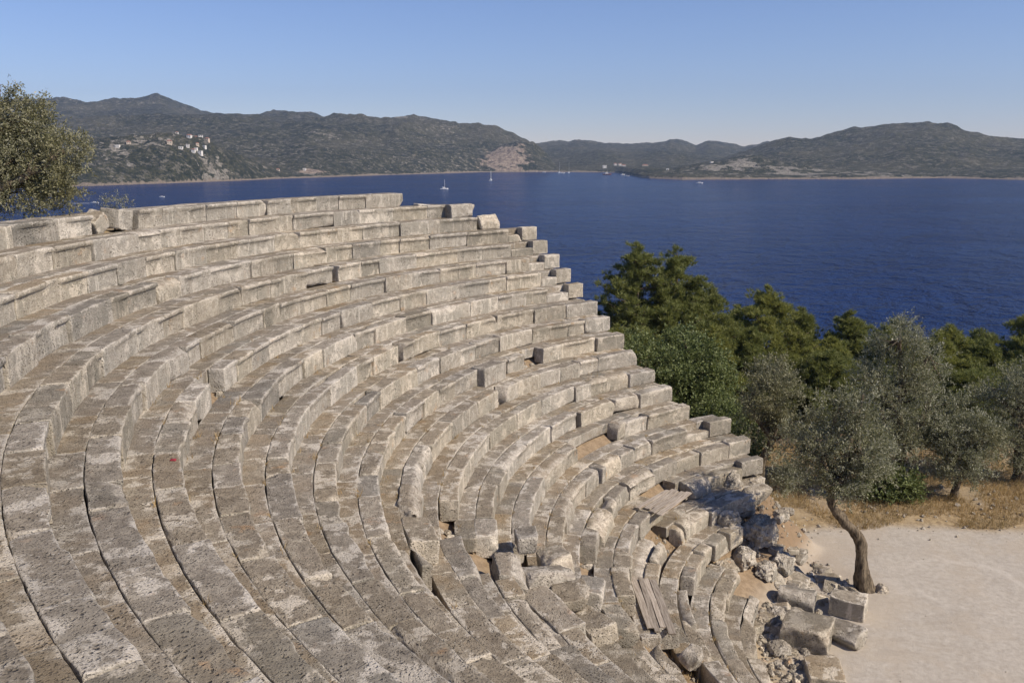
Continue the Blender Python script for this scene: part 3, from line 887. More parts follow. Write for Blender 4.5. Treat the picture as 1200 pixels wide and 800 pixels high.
# grey karst boulders tumbled at the end of the lower rows
BOUL = [(6.45, 21.35, .85, .7, .62, 'largest pitted grey boulder on the rubble bank by the brown earth'), (6.05, 21.95, .7, .5, .5, 'grey boulder uphill of the largest pitted one'),
        (5.45, 21.05, .62, .55, .6, 'upright grey rock below the end of the bench'), (6.9, 20.75, .66, .5, .42, 'low boulder between rubble bank and gravel'),
        (5.0, 20.45, .6, .46, .4, 'grey boulder below the broken bench front'), (6.55, 22.8, .7, .5, .36, 'flat pale rock at the foot of the end blocks'),
        (5.75, 20.35, .58, .5, .42, 'round boulder in the middle of the rubble bank'), (6.3, 20.2, .52, .46, .36, 'small grey rock just above the dark fronted block'),
        (7.3, 22.3, .42, .3, .25, 'little grey rock lying alone on brown earth'), (7.55, 22.95, .5, .32, .22, 'low rock at the edge of the dry grass'),
        (5.95, 22.7, .55, .5, .5, 'boulder tucked under the end of the lowest bench'), (5.2, 19.75, .5, .42, .34, 'jagged rock beside the lower curved seats'),
        (8.25, 20.62, .42, .34, .24, 'pale stone on the shadow side of the olive trunk'), (9.25, 20.3, .3, .26, .22, 'pale stone touching the sunny side of the olive trunk'),
        (6.2, 18.95, .5, .4, .28, 'broken stone beside the largest squared block'), (5.9, 17.6, .44, .5, .26, 'broken stone next to the lowest curved seats')]
for i, (x, y, a, b, c, lab) in enumerate(BOUL):
    V, F, A = rock_mesh(a * 1.15, b * 1.15, c * 1.25, 200 + i, rng, 15, 0.55)
    V = rotz(V, rng.uniform(0, 6.28))
    V[:, 2] -= V[:, 2].min()
    tag(link('rubble_rock', mesh_np('rubble_rock', V, [F], M['rubble'], False, {'wear': A}), None, (x, y, gh(x, y) - 0.12)), lab, 'rock', 'rubble rocks at the end of the lower rows')

for i, (a, rr, zt, sx_, sy_, sz_, lab) in enumerate([(130.3, 18.75, -1.62, .9, .6, .5, 'pale broken stone just below the end of the top course'), (128.9, 19.2, -1.66, .8, .6, .46, 'lumpy pale stone behind the end of the second course'),
        (127.6, 18.3, -2.0, .8, .6, .5, 'worn rounded stone ending the third course'), (132.6, 19.5, -1.62, 1.0, .6, .36, 'flat broken stone right of the end of the top course'), (126.2, 18.9, -2.3, .7, .6, .6, 'stone wedged between the upper end blocks and worn stones')]):
    V, F, A = stone_block(sx_, sy_ * 0.8, sz_, 0.09, 260 + i, rng, 2.4, 0.04, 0.02, big=1.6)
    V = rot(V, rng.normal() * 0.06, rng.normal() * 0.06, rad(a - 90))
    tag(link('broken_stone', mesh_np('broken_stone', V, [F], M['stone'], False, {'wear': A}), None, tuple(polar(a, rr, zt - sz_ / 2))), lab, 'broken stone', 'broken stones at the end of the top courses')

for i in range(46):
    a, rr = (rng.uniform(110, 132) if i < 30 else rng.uniform(132, 158)), rng.uniform(4.6, 7.8)
    if a > 132: rr = rng.uniform(4.5, 5.3)
    x, y, _ = polar(a, rr, 0)
    V, F, A = stone_block(rng.uniform(.28, .6), rng.uniform(.2, .42), rng.uniform(.12, .26), 0.07, 700 + i, rng, 2.6, 0.03, 0.02, big=1.0)
    V = rot(V, rng.normal() * 0.25, rng.normal() * 0.25, rng.uniform(0, 6.28))
    tag(link('broken_slab', mesh_np('broken_slab', V, [F], M['rubble'], True, {'wear': A}), None, (x, y, gh(x, y) + 0.02)),
        'broken pale slab lying half buried in the rubble between lower rows and gravel', 'broken slab', 'broken slabs in the rubble bank')

# small rubble: too many to count
mb = MB()
proto = [rock_mesh(1, 0.8, 0.7, 300 + i, rng, 5, 0.5) for i in range(8)]
def scatter(n, fn, s0, s1):
    for _ in range(n):
        x, y = fn()
        V, F, A = proto[int(rng.integers(8))]
        s = s0 * (s1 / s0) ** (rng.random() ** 1.8)
        A = A.copy(); A[:, 2] = rng.random()
        mb.add(rot(V * s, *rng.uniform(0, 6.28, 3)) + np.array([x, y, gh(x, y) + s * 0.12]), F, A)
def bank():
    a, r = rng.uniform(108, 160), rng.uniform(4.5, 8.2)
    if a > 132: r = rng.uniform(4.4, 5.4)
    p = polar(a, r, 0); return p[0], p[1]
scatter(900, bank, 0.03, 0.24)
def bank2():
    a, r = rng.uniform(140, 176), rng.uniform(4.1, 5.1); p = polar(a, r, 0); return p[0], p[1]
scatter(300, bank2, 0.04, 0.24)
scatter(60, lambda: (rng.uniform(-0.1, 1.5), rng.uniform(13.2, 14.6)), 0.04, 0.13)
scatter(90, lambda: tuple(polar(rng.uniform(187, 206), rng.uniform(6.9, 7.9), 0)[:2]), 0.03, 0.16)
scatter(60, lambda: tuple(polar(rng.uniform(149, 157), rng.uniform(7.0, 7.9), 0)[:2]), 0.03, 0.16)
for hk, ha in holes:
    scatter(9, lambda: tuple(polar(ha + rng.normal() * 1.6, row_r(hk) + rng.uniform(0.05, 0.4), 0)[:2]), 0.06, 0.26)
scatter(40, lambda: tuple(polar(rng.uniform(150, 152.5), rng.uniform(12.1, 12.5), 0)[:2]), 0.05, 0.18)
scatter(140, lambda: (rng.uniform(7.5, 17), 23.9 + rng.normal() * 0.5 + abs(rng.normal()) * 0.8), 0.03, 0.14)
scatter(70, lambda: (rng.uniform(7.6, 17), rng.uniform(15, 23.5)), 0.015, 0.05)
scatter(160, lambda: (rng.uniform(8, 22), rng.uniform(24.5, 29)), 0.04, 0.24)
tag(mb.obj('rubble', M['rubble'], smooth=False, wear=True), kind='stuff', label='broken stone rubble scattered at the foot of the rows')

# weathered board covers
def board_cover(label, origin, rz, tilt, boards, L):
    root = tag(link('board_cover', None, loc=origin), label, 'board cover', 'wooden board covers over broken seats')
    root.rotation_euler = (tilt[0], tilt[1], rad(rz))
    y = 0
    for (w, l, x0, dz, yaw) in boards:
        V, F = lattice(np.linspace(-l / 2, l / 2, 14), np.linspace(-w / 2, w / 2, 4), np.linspace(-0.014, 0.014, 3))
        s = rng.uniform(0, 99)
        V[:, 2] += 0.006 * fbm(V * 3 + s, 3, 2)
        V[:, 1] += 0.004 * fbm(V * 6 + s, 4, 2)
        V[:, 0] += np.sign(V[:, 0]) * (np.abs(V[:, 0]) > l / 2 - 0.02) * 0.02 * fbm(V * 25 + s, 5, 2)
        o = link('board', mesh_np('board', V, [F], M['plank'], False), root, (x0, y + w / 2, dz))
        o.rotation_euler = (rng.normal() * 0.01, rng.normal() * 0.01, yaw)
        y += w + 0.012
    for xx in (-L * 0.36, L * 0.36):
        V, F = lattice(np.linspace(-0.045, 0.045, 3), np.linspace(0, y, 5), np.linspace(-0.02, 0.02, 3))
        link('batten', mesh_np('batten', V, [F], M['plank'], False), root, (xx, 0, -0.035))
    return root
p = polar(147.5, 7.95, -8.42)
board_cover('pale grey boards fanned over a gap in the upper of two covers', (4.0, 20.1, -8.31), 52, (0.0, 0.0),
            [(0.15, 1.62, 0.0, 0, 0.02), (0.14, 1.55, -0.02, 0.004, -0.02), (0.06, 1.3, 0.1, 0, 0.05), (0.15, 1.5, 0.04, 0.0, 0.03), (0.12, 1.45, -0.1, 0.01, -0.03)], 1.4)
board_cover('grey boards laid along the row in the lower cover, with slots between them', (3.02, 16.0, -8.73), 91, (0, 0.0),
            [(0.14, 2.1, -0.05, 0, 0.0), (0.11, 1.9, 0.1, 0, 0.01), (0.10, 2.15, 0.05, 0.003, -0.012), (0.14, 2.05, 0.12, 0, 0.015)], 1.8)
for r_ in [o for o in bpy.data.objects if o.name.startswith('board_cover')]:
    pass
V, F = lattice(np.linspace(-0.035, 0.035, 5), np.linspace(-0.022, 0.022, 4), np.linspace(-0.01, 0.01, 3))
V[:, 2] += 0.012 * fbm(V * 30, 2, 2)
tag(link('red_scrap', mesh_np('red_scrap', V, [F], M['red_cloth']), None, tuple(polar(200.6, row_r(7) + 0.12, row_z(7) + 0.016))), 'small scrap of dull red cloth lying on a seat block', 'scrap')

# ------------------------------------------------------------------ vegetation
def quads_leaves(B, D, L, W, r):
    """diamond leaves: base points B, unit directions D, lengths L, widths W"""
    n = len(B)
    U = r.normal(size=(n, 3))
    S = np.cross(D, U); S /= np.linalg.norm(S, axis=1)[:, None] + 1e-9
    V = np.stack([B, B + D * (L * 0.45)[:, None] + S * (W / 2)[:, None], B + D * L[:, None], B + D * (L * 0.45)[:, None] - S * (W / 2)[:, None]], 1)
    return V.reshape(-1, 3), np.arange(n * 4).reshape(-1, 4)

def lobe_points(lobes, n, r, shell=(0.5, 1.0), gap=0.0, gscale=1.3, seed=0):
    w = np.array([l[3] * l[4] * l[5] for l in lobes]) ** 0.7
    out, nrm = [], []
    need = n
    while need > 0:
        li = r.choice(len(lobes), need, p=w / w.sum())
        Lb = np.array(lobes)[li]
        d = r.normal(size=(need, 3)); d /= np.linalg.norm(d, axis=1)[:, None]
        rr = (shell[0] + (shell[1] - shell[0]) * r.random(need) ** 0.6)
        lump = 1 + 0.38 * fbm(d * 2.6 + Lb[:, :3], seed + 3, 3)
        P = Lb[:, :3] + d * (rr * lump)[:, None] * Lb[:, 3:6]
        ok = fbm(P * gscale * 1.8, seed, 3) > gap - 0.3
        out.append(P[ok]); nrm.append(d[ok])
        need = n - sum(len(o) for o in out)
    return np.concatenate(out)[:n], np.concatenate(nrm)[:n]

def unit(v): return v / (np.linalg.norm(v, axis=1)[:, None] + 1e-9)

def crown_mesh(name, lobes, r, mat, twigs, per, twig_len, leaf, width, up=0.3, gap=0.0, gscale=1.3, seed=0, shell=(0.45, 1.0), clump=0, spread=0.13):
    if clump:
        K = max(6, twigs // clump)
        C, NC = lobe_points(lobes, K, r, (0.35, 1.02), gap, gscale, seed)
        li = r.integers(0, K, twigs)
        off = r.normal(size=(twigs, 3)) * np.array([1, 1, 0.8]) * spread
        P = C[li] + off
        N = unit(NC[li] * 0.7 + off / spread * 0.55)
    else:
        P, N = lobe_points(lobes, twigs, r, shell, gap, gscale, seed)
    T = unit(N * 0.8 + r.normal(size=P.shape) * 0.55 + np.array([0, 0, up]))
    t = r.random((twigs, per))
    B = P[:, None, :] + T[:, None, :] * (t * twig_len * r.uniform(0.6, 1.3, (twigs, 1)))[..., None] + r.normal(size=(twigs, per, 3)) * 0.025
    D = unit((T[:, None, :] * 0.9 + r.normal(size=(twigs, per, 3)) * 0.75).reshape(-1, 3))
    B = B.reshape(-1, 3)
    n = len(B)
    V, F = quads_leaves(B, D, leaf * r.uniform(0.7, 1.3, n), width * r.uniform(0.75, 1.25, n), r)
    return V, F, P

def limbs(mb, start, lobes, P, r, r0, n_twig=60):
    """limbs from the trunk top into the lobes, and thinner branches to twig bases"""
    s = np.asarray(start, float)
    cents = []
    for l in lobes:
        c = np.array(l[:3])
        mid = s * 0.45 + c * 0.55 + r.normal(size=3) * 0.12 * np.linalg.norm(c - s)
        pth = bezier([s, mid, c, c + (c - mid) * 0.15], 7)
        mb.add(*tube(pth, np.linspace(r0 * 0.62, r0 * 0.14, len(pth)), 6))
        cents.append((pth, r0))
    sel = r.choice(len(P), min(n_twig, len(P)), replace=False)
    for q in P[sel]:
        d = [np.linalg.norm(q - pth[len(pth) * 2 // 3]) for pth, _ in cents]
        pth = cents[int(np.argmin(d))][0]
        b = pth[int(r.integers(len(pth) // 3, len(pth)))]
        m = (b + q) / 2 + r.normal(size=3) * 0.08 * np.linalg.norm(q - b)
        pp = bezier([b, m, q], 4)
        mb.add(*tube(pp, np.linspace(r0 * 0.16, r0 * 0.03, len(pp)), 4))

def build_tree(name, label, cat, group, trunk_path, trunk_r, lobes, seed, mat, bark, crown_kw, n_twig=60, rough=0.28, sides=12):
    r = np.random.default_rng(seed)
    base = np.array(trunk_path[0], float)
    root = tag(link(name, None, loc=tuple(base)), label, cat, group)
    V, F, P = crown_mesh('crown', lobes, r, mat, seed=seed, **crown_kw)
    cr = link('crown', mesh_np('crown', V - base, [F], M[mat], False), root)
    mb = MB()
    pth = bezier(trunk_path, 8)
    t = np.linspace(0, 1, len(pth))
    rr = trunk_r * (1 - 0.45 * t) * (1 + 0.55 * np.exp(-t * 14))
    mb.add(*tube(pth, rr, sides, seed, rough))
    limbs(mb, trunk_path[-1], lobes, P, r, trunk_r * 0.8, n_twig)
    mb.V = [np.concatenate(mb.V) - base]
    link('trunk', mb.mesh('trunk', M[bark], True), root)
    return root

OG = 'olive trees around the orchestra'
OL = dict(per=24, twig_len=0.40, leaf=0.078, width=0.023, up=0.5, clump=13, spread=0.12)
# the bent olive in front
zb = gh(8.95, 20.4)
build_tree('olive_tree', 'olive tree with a bare bent trunk standing in the gravel', 'olive tree', OG,
    [(8.92, 20.4, zb - 0.1), (8.76, 20.38, -10.25), (8.72, 20.42, -9.75), (8.58, 20.36, -9.3), (8.18, 20.32, -8.85), (7.88, 20.3, -8.5), (7.8, 20.32, -8.15)], 0.175,
    [(7.55, 20.3, -7.2, 0.68, 0.7, 0.6), (8.3, 20.2, -6.9, 0.7, 0.7, 0.7), (8.8, 20.5, -7.3, 0.52, 0.6, 0.48), (7.9, 20.6, -6.25, 0.58, 0.6, 0.52),
     (8.4, 20.4, -5.85, 0.36, 0.4, 0.4), (7.0, 20.4, -7.05, 0.36, 0.4, 0.4), (8.0, 20.0, -7.65, 0.62, 0.55, 0.38)], 11, 'olive', 'olive_bark',
    dict(twigs=1250, gap=0.12, **OL), 120, 0.55, 18)
zb = gh(7.9, 27.0)
build_tree('olive_tree', 'brownish olive tree with a dark forked trunk behind the end blocks', 'olive tree', OG,
    [(7.9, 27.0, zb - 0.1), (8.0, 27.0, -10.3), (8.05, 27, -9.8), (8.35, 27, -9.0)], 0.20,
    [(8.3, 27, -7.6, 0.85, 0.85, 0.85), (8.0, 27.1, -8.5, 0.7, 0.8, 0.6), (8.9, 26.9, -8.4, 0.65, 0.7, 0.65), (8.4, 27.2, -7.0, 0.5, 0.5, 0.5)], 12,
    'olive_dry', 'olive_bark', dict(twigs=1150, gap=0.12, **OL), 70)
zb = gh(12.3, 26.6)
build_tree('olive_tree', 'tallest silvery olive tree rising behind the bent trunk', 'olive tree', OG,
    [(12.3, 26.6, zb - 0.1), (12.25, 26.6, -10.2), (12.4, 26.6, -9.2)], 0.26,
    [(12.2, 26.6, -7.0, 1.15, 1.1, 1.0), (11.6, 26.5, -8.0, 0.85, 0.9, 0.9), (13.1, 26.7, -7.9, 1.0, 0.95, 0.95), (12.0, 26.6, -5.8, 0.62, 0.7, 0.75), (12.85, 26.6, -6.3, 0.7, 0.7, 0.65),
     (12.3, 26.3, -8.9, 0.95, 0.9, 0.7), (13.6, 26.7, -8.7, 0.6, 0.7, 0.6), (11.3, 26.5, -7.1, 0.55, 0.6, 0.6), (10.9, 26.2, -8.9, 0.7, 0.7, 0.6)], 13, 'olive', 'olive_bark', dict(twigs=2500, gap=0.06, **OL), 90)
zb = gh(13.95, 26.1)
build_tree('olive_tree', 'small dark green olive tree with two thin stems in dry grass', 'olive tree', OG,
    [(13.95, 26.1, zb - 0.1), (13.95, 26.1, -10.3), (14.15, 26.1, -9.7)], 0.13,
    [(14.2, 26.1, -8.8, 0.95, 0.85, 0.75), (14.85, 26.2, -8.6, 0.6, 0.7, 0.6), (13.6, 26.1, -9.2, 0.65, 0.7, 0.55), (14.3, 26.0, -9.5, 0.7, 0.6, 0.5)], 14, 'olive', 'olive_bark', dict(twigs=1100, gap=0.04, **OL), 50)
zb = gh(16.9, 27.8)
build_tree('olive_tree', 'dark broad olive tree at the right edge beside the pines', 'olive tree', OG,
    [(16.9, 27.8, zb - 0.1), (16.9, 27.8, -10.4), (16.8, 27.8, -9.6)], 0.22,
    [(16.6, 27.8, -8.0, 1.2, 1.1, 1.0), (17.6, 27.9, -8.6, 1.1, 1.1, 1.0), (16.1, 27.8, -9.2, 0.8, 0.9, 0.8), (16.9, 27.6, -9.6, 1.1, 0.9, 0.7), (17.4, 27.7, -7.3, 0.8, 0.8, 0.7), (15.9, 27.9, -7.7, 0.6, 0.7, 0.6)], 15,
    'olive', 'olive_bark', dict(twigs=1900, gap=0.04, **OL), 70)
# the olive behind the top course at the left
zb = gh(-11.7, 18.6)
build_tree('olive_tree', 'sunlit olive tree beyond the top course at the far left', 'olive tree', OG,
    [(-11.7, 18.6, zb - 0.1), (-11.6, 18.6, -1.5), (-11.5, 18.6, -0.9)], 0.24,
    [(-11.2, 18.9, 0.45, 1.1, 1.0, 0.85), (-10.4, 18.9, 0.75, 0.7, 0.8, 0.5), (-10.5, 18.9, -0.1, 0.8, 0.8, 0.6), (-9.55, 18.95, 0.05, 0.6, 0.55, 0.34), (-12.5, 18.8, 0.3, 1.0, 1.0, 0.9),
     (-10.7, 18.8, -0.8, 1.0, 0.8, 0.45), (-9.75, 18.9, -0.55, 0.5, 0.5, 0.38)], 16,
    'olive_dry', 'olive_bark', dict(twigs=3600, per=22, twig_len=0.26, leaf=0.07, width=0.022, up=0.4, gap=-0.02, clump=13, spread=0.11), 60)

# pines
def pine_tree(label, x, y, top, w, seed, mat='pine', low=0.25, tufts=2600, group='pine trees below the theatre'):
    r = np.random.default_rng(seed)
    zb = gh(x, y)
    H = top - zb
    root = tag(link('pine_tree', None, loc=(x, y, zb)), label, 'pine tree', group)
    lean = r.normal(size=2) * 0.03 * H
    pth = bezier([(x, y, zb - 0.2), (x + lean[0] * 0.4, y + lean[1] * 0.4, zb + H * 0.45), (x + lean[0], y + lean[1], zb + H * 0.97)], 8)
    mb = MB()
    tr = 0.02 * H
    mb.add(*tube(pth, np.linspace(tr, tr * 0.12, len(pth)), 9, seed, 0.15))
    TOP = pth[-1]
    C, W = [], []
    nb = 74
    for i in range(nb):
        t = low + (1 - low) * ((i + r.random()) / nb)
        b = pth[min(len(pth) - 1, int(t * (len(pth) - 1)))]
        prof = min(1.0, 1.45 * (1 - t) / (1 - low)) ** 0.9 * (0.75 + 0.25 * min(1, (t - low) / 0.2))
        L = w / 2 * (prof * r.uniform(0.65, 1.12) + 0.1)
        a = i * 2.4 + r.normal() * 0.5
        e = b + np.array([math.cos(a) * L, math.sin(a) * L, L * r.uniform(0.15, 0.62)])
        m = (b + e) / 2 + np.array([0, 0, -0.06 * L])
        pp = bezier([b, m, e], 5)
        mb.add(*tube(pp, np.linspace(tr * 0.35 * (1 - 0.6 * t), 0.012, len(pp)), 4))
        for q in range(int(5 + 5 * L)):
            f = r.uniform(0.45, 1.05)
            k = pp[min(len(pp) - 1, int(f * (len(pp) - 1)))]
            C.append(k + r.normal(size=3) * np.array([0.26, 0.26, 0.2]) * (0.5 + 0.28 * L)); W.append(0.22 + 0.12 * r.random())
    for q in range(14):
        C.append(TOP + np.array([r.normal() * 0.06 * (1 + q * 0.4), r.normal() * 0.06 * (1 + q * 0.4), 0.25 - 0.09 * q])); W.append(0.14 + 0.012 * q)
    C = np.array(C); W = np.array(W)
    mb.V = [np.concatenate(mb.V) - np.array([x, y, zb])]
    link('trunk', mb.mesh('trunk', M['pine_bark'], True), root)
    # tufts
    n = tufts
    li = r.integers(0, len(C), n)
    d = r.normal(size=(n, 3)); d /= np.linalg.norm(d, axis=1)[:, None]
    d[:, 2] = np.abs(d[:, 2]) * 0.8 - 0.2 * r.random(n)
    tp = C[li] + d * (W[li] * r.random(n) ** 0.5)[:, None] * np.array([1.15, 1.15, 0.7])
    per = 20
    D = unit((unit(d + np.array([0, 0, 0.7]))[:, None, :] + r.normal(size=(n, per, 3)) * 0.6).reshape(-1, 3))
    B = np.repeat(tp, per, 0) + r.normal(size=(n * per, 3)) * 0.03
    Ln = r.uniform(0.15, 0.27, n * per)
    U = np.cross(D, r.normal(size=D.shape)); U = unit(U) * 0.0135
    V = np.stack([B - U, B + U, B + D * Ln[:, None]], 1).reshape(-1, 3)
    link('crown', mesh_np('crown', V - np.array([x, y, zb]), [np.arange(len(V)).reshape(-1, 3)], M[mat], False), root)
    return root
PINES = [('tallest dark pine standing against the sea, left of its twin', 6.5, 44.0, -4.3, 5.4, 'pine', 0.2, 3400),
         ('dark pine with a ragged top, right twin of the tallest', 8.7, 44.8, -4.6, 4.4, 'pine', 0.2, 2800),
         ('spreading pine leaning right of the tall twin pines', 10.3, 45.5, -6.7, 4.0, 'pine', 0.15, 2200),
         ('light green young pine against the upper seat row ends', 4.9, 40.5, -8.0, 3.2, 'pine_young', 0.05, 1800),
         ('light green young pine in front of the tall twin pines', 7.2, 39.0, -8.0, 3.2, 'pine_young', 0.05, 1900),
         ('broad mid green pine in the middle of the grove', 13.7, 46.0, -7.0, 5.2, 'pine_young', 0.1, 3200),
         ('lower pine between the grove middle and the left twins', 11.7, 43.0, -8.6, 3.6, 'pine', 0.1, 2200),
         ('conical pine right of the broad grove pine', 18.1, 46.5, -8.4, 3.4, 'pine', 0.1, 2200),
         ('dark low pine filling the shade under the grove', 15.6, 42.0, -9.6, 4.2, 'pine', 0.1, 2400),
         ('dark pine behind the tallest silvery olive', 21.0, 47.5, -9.0, 4.4, 'pine', 0.05, 2300),
         ('pine just right of the tallest silvery olive', 23.9, 47.0, -9.3, 3.8, 'pine_young', 0.05, 2300),
         ('pine second from the right edge of the view', 26.3, 48.0, -9.7, 4.2, 'pine', 0.05, 2400),
         ('pine at the right edge of the view', 28.9, 47.5, -8.7, 4.6, 'pine_young', 0.05, 2600),
         ('shaded pine low behind the dark broad olive', 22.0, 41.0, -10.4, 4.4, 'pine', 0.05, 2400),
         ('shaded pine low at the far right behind the olives', 26.0, 42.0, -10.2, 4.6, 'pine', 0.05, 2400),
         ('bushy pine low in front of the conical one', 18.5, 41.5, -10.6, 3.8, 'pine', 0.05, 2200),
         ('slim pine just left of the broad grove pine', 12.3, 47.5, -8.2, 3.2, 'pine_young', 0.05, 1900),
         ('slim pine just right of the broad grove pine', 15.8, 47.5, -8.3, 3.2, 'pine', 0.05, 1900),
         ('pine filling the gap left of the conical one', 16.9, 45.0, -9.5, 3.2, 'pine_young', 0.05, 1900),
         ('yellowish pine filling the gap right of the conical one', 19.9, 45.2, -9.2, 3.2, 'pine_young', 0.05, 1900),
         ('yellowish pine peeping between silvery olive and right edge pines', 22.6, 45.5, -9.5, 3.2, 'pine_young', 0.05, 1900),
         ('slim dark pine third from the right edge of the view', 25.2, 45.8, -9.9, 3.0, 'pine', 0.05, 1800),
         ('yellowish pine in front of the last two at the right edge', 27.4, 45.2, -9.8, 3.4, 'pine_young', 0.05, 1900),
         ('young pine between the twin pines and the spreading one', 9.6, 41.5, -8.3, 3.0, 'pine_young', 0.05, 1800)]
for i, (lab, x, y, top, w, mat, low, n) in enumerate(PINES):
    pine_tree(lab, x, y, top, w * 1.34, 400 + i, mat, low, int(n * 2.0))

# broad-leaved green trees and shrubs beside the row ends
def green_tree(name, label, cat, base, lobes, seed, twigs, mat='carob', group=None, **kw):
    b = (base[0], base[1], gh(*base))
    top = np.mean([l[:3] for l in lobes], 0)
    return build_tree(name, label, cat, group, [(b[0], b[1], b[2] - 0.1), tuple(np.array(b) * 0.6 + top * 0.4), tuple(np.array(b) * 0.3 + top * 0.7)], 0.13, lobes, seed, mat, 'olive_bark',
        dict(twigs=twigs, per=13, twig_len=0.40, leaf=0.10, width=0.055, up=0.55, gap=-0.03, clump=14, spread=0.17, **kw), 50)
GG = 'broad-leaved trees beside the row ends'
green_tree('carob_tree', 'bright green broad-leaved tree touching the middle row ends', 'carob tree', (5.0, 31.5),
    [(4.9, 31.5, -7.6, 1.2, 1.2, 0.95), (4.4, 31.5, -8.9, 1.2, 1.2, 1.1), (5.7, 31.4, -8.4, 1.1, 1.1, 1.0), (5.2, 31.2, -9.8, 1.2, 1.1, 0.9)], 31, 2300, group=GG)
green_tree('carob_tree', 'tall dark green broad-leaved tree in front of the young pines', 'carob tree', (6.9, 32.2),
    [(6.9, 32.2, -8.0, 1.2, 1.1, 1.0), (6.5, 32.2, -7.0, 0.7, 0.7, 0.6), (7.5, 32.2, -8.9, 1.1, 1.1, 0.9), (6.6, 31.9, -9.6, 1.2, 1.1, 1.0), (7.7, 32, -10.0, 1.0, 1, 0.8)], 32, 2300, group=GG)
green_tree('carob_tree', 'lowest broad-leaved tree directly behind the square end blocks', 'carob tree', (7.5, 29.4),
    [(7.3, 29.5, -9.4, 0.95, 0.9, 0.8), (8.0, 29.4, -9.9, 0.8, 0.8, 0.7), (6.7, 29.6, -9.7, 0.8, 0.8, 0.8), (7.4, 29.2, -10.5, 1.0, 0.8, 0.5)], 33, 1700, group=GG)
green_tree('green_shrub', 'dark leafy shrub at the foot of the tallest silvery olive', 'shrub', (11.6, 26.0),
    [(11.6, 26.0, -10.2, 0.55, 0.5, 0.4), (12.1, 26.0, -10.3, 0.4, 0.4, 0.35)], 34, 500)
# low bent shoot beside the end blocks
zb = gh(7.45, 24.6)
build_tree('olive_shoot', 'low olive shoot with a bent dark stem beside the end blocks', 'olive shoot', None,
    [(7.35, 24.6, zb - 0.1), (7.4, 24.6, zb + 0.35), (7.8, 24.6, zb + 0.62), (8.1, 24.6, zb + 0.95)], 0.07,
    [(8.1, 24.6, -9.55, 0.24, 0.24, 0.2), (8.3, 24.55, -9.3, 0.22, 0.22, 0.2)], 35, 'olive', 'olive_bark', dict(twigs=150, gap=0.0, **OL), 15)
build_tree('thorn_bush', 'small grey bush peeping over the loose block on the top course', 'bush', None,
    [(-9.65, 21.5, -2.1), (-9.65, 21.5, -1.75), (-9.6, 21.5, -1.5)], 0.03,
    [(-9.6, 21.5, -1.2, 0.26, 0.25, 0.24), (-9.3, 21.5, -1.3, 0.2, 0.2, 0.18)], 36, 'olive', 'olive_bark', dict(twigs=90, per=12, twig_len=0.22, leaf=0.05, width=0.016, up=0.5, gap=0.05), 12)

# dry grass
r = np.random.default_rng(5)
n = 30000
px = r.uniform(6.8, 24, n); py = 24.0 + 9 * r.random(n) ** 1.25
keep = (fbm(np.stack([px, py, px * 0], -1) * 0.9, 81, 3) > -0.22) & (py > 24.3 - 0.02 * (px - 10) + 0.3 * np.sin(px * 1.7))
px, py = px[keep], py[keep]
# tufts in the bare soil among the seats
ex = []
for (a0, a1, r0, r1, m) in [(187, 207, 6.9, 7.95, 700), (149, 157, 6.95, 7.9, 260), (188, 194, 10.0, 10.7, 160), (108, 118, 7.2, 8.6, 250)]:
    a = np.radians(r.uniform(a0, a1, m)); q = r.uniform(r0, r1, m)
    ex.append(np.stack([CX + q * np.cos(a), CY + q * np.sin(a)], -1))
ex = np.concatenate(ex)
sc_ = np.concatenate([np.ones(len(px)), np.full(len(ex), 0.4)])
px = np.concatenate([px, ex[:, 0]]); py = np.concatenate([py, ex[:, 1]])
B = np.stack([px, py, ground_height(px, py) - 0.01], -1)
per = 3
B = np.repeat(B, per, 0) + np.concatenate([r.normal(size=(len(B) * per, 2)) * 0.035, np.zeros((len(B) * per, 1))], 1)
sc_ = np.repeat(sc_, per)
D = unit(r.normal(size=B.shape) * 0.42 + np.array([0.1, 0, 1.0]))
L = r.uniform(0.08, 0.30, len(B)) * sc_
U = unit(np.cross(D, r.normal(size=D.shape))) * 0.006
V = np.stack([B - U, B + U, B + D * L[:, None]], 1).reshape(-1, 3)
tag(link('dry_grass', mesh_np('dry_grass', V, [np.arange(len(V)).reshape(-1, 3)], M['straw'], False)), kind='stuff', label='dry straw coloured grass under the olives')

B = []
for _ in range(420):
    k = int(r.integers(7, 22)); a = r.uniform(ROW_START[k] + 3, ROW_END[k] - 6)
    if r.random() < 0.45 and not 178 < a < 206: continue
    if in_gone(k, a - 1, a + 1, GONE_FOOT): continue
    q = row_r(k) + (SEAT_D + 0.006 if r.random() < 0.6 else TREAD - 0.02)
    c = polar(a, q, row_z(k) - 0.02)
    m = int(r.integers(5, 16))
    B.append(c + np.concatenate([r.normal(size=(m, 2)) * 0.03, np.zeros((m, 1))], 1))
B = np.concatenate(B)
D = unit(r.normal(size=B.shape) * 0.5 + np.array([0, 0, 1.0]))
L = r.uniform(0.04, 0.15, len(B))
U = unit(np.cross(D, r.normal(size=D.shape))) * 0.006
V = np.stack([B - U, B + U, B + D * L[:, None]], 1).reshape(-1, 3)
tag(link('dry_weeds', mesh_np('dry_weeds', V, [np.arange(len(V)).reshape(-1, 3)], M['straw'], False)), kind='stuff', label='dry weeds growing in the joints of the seat rows')

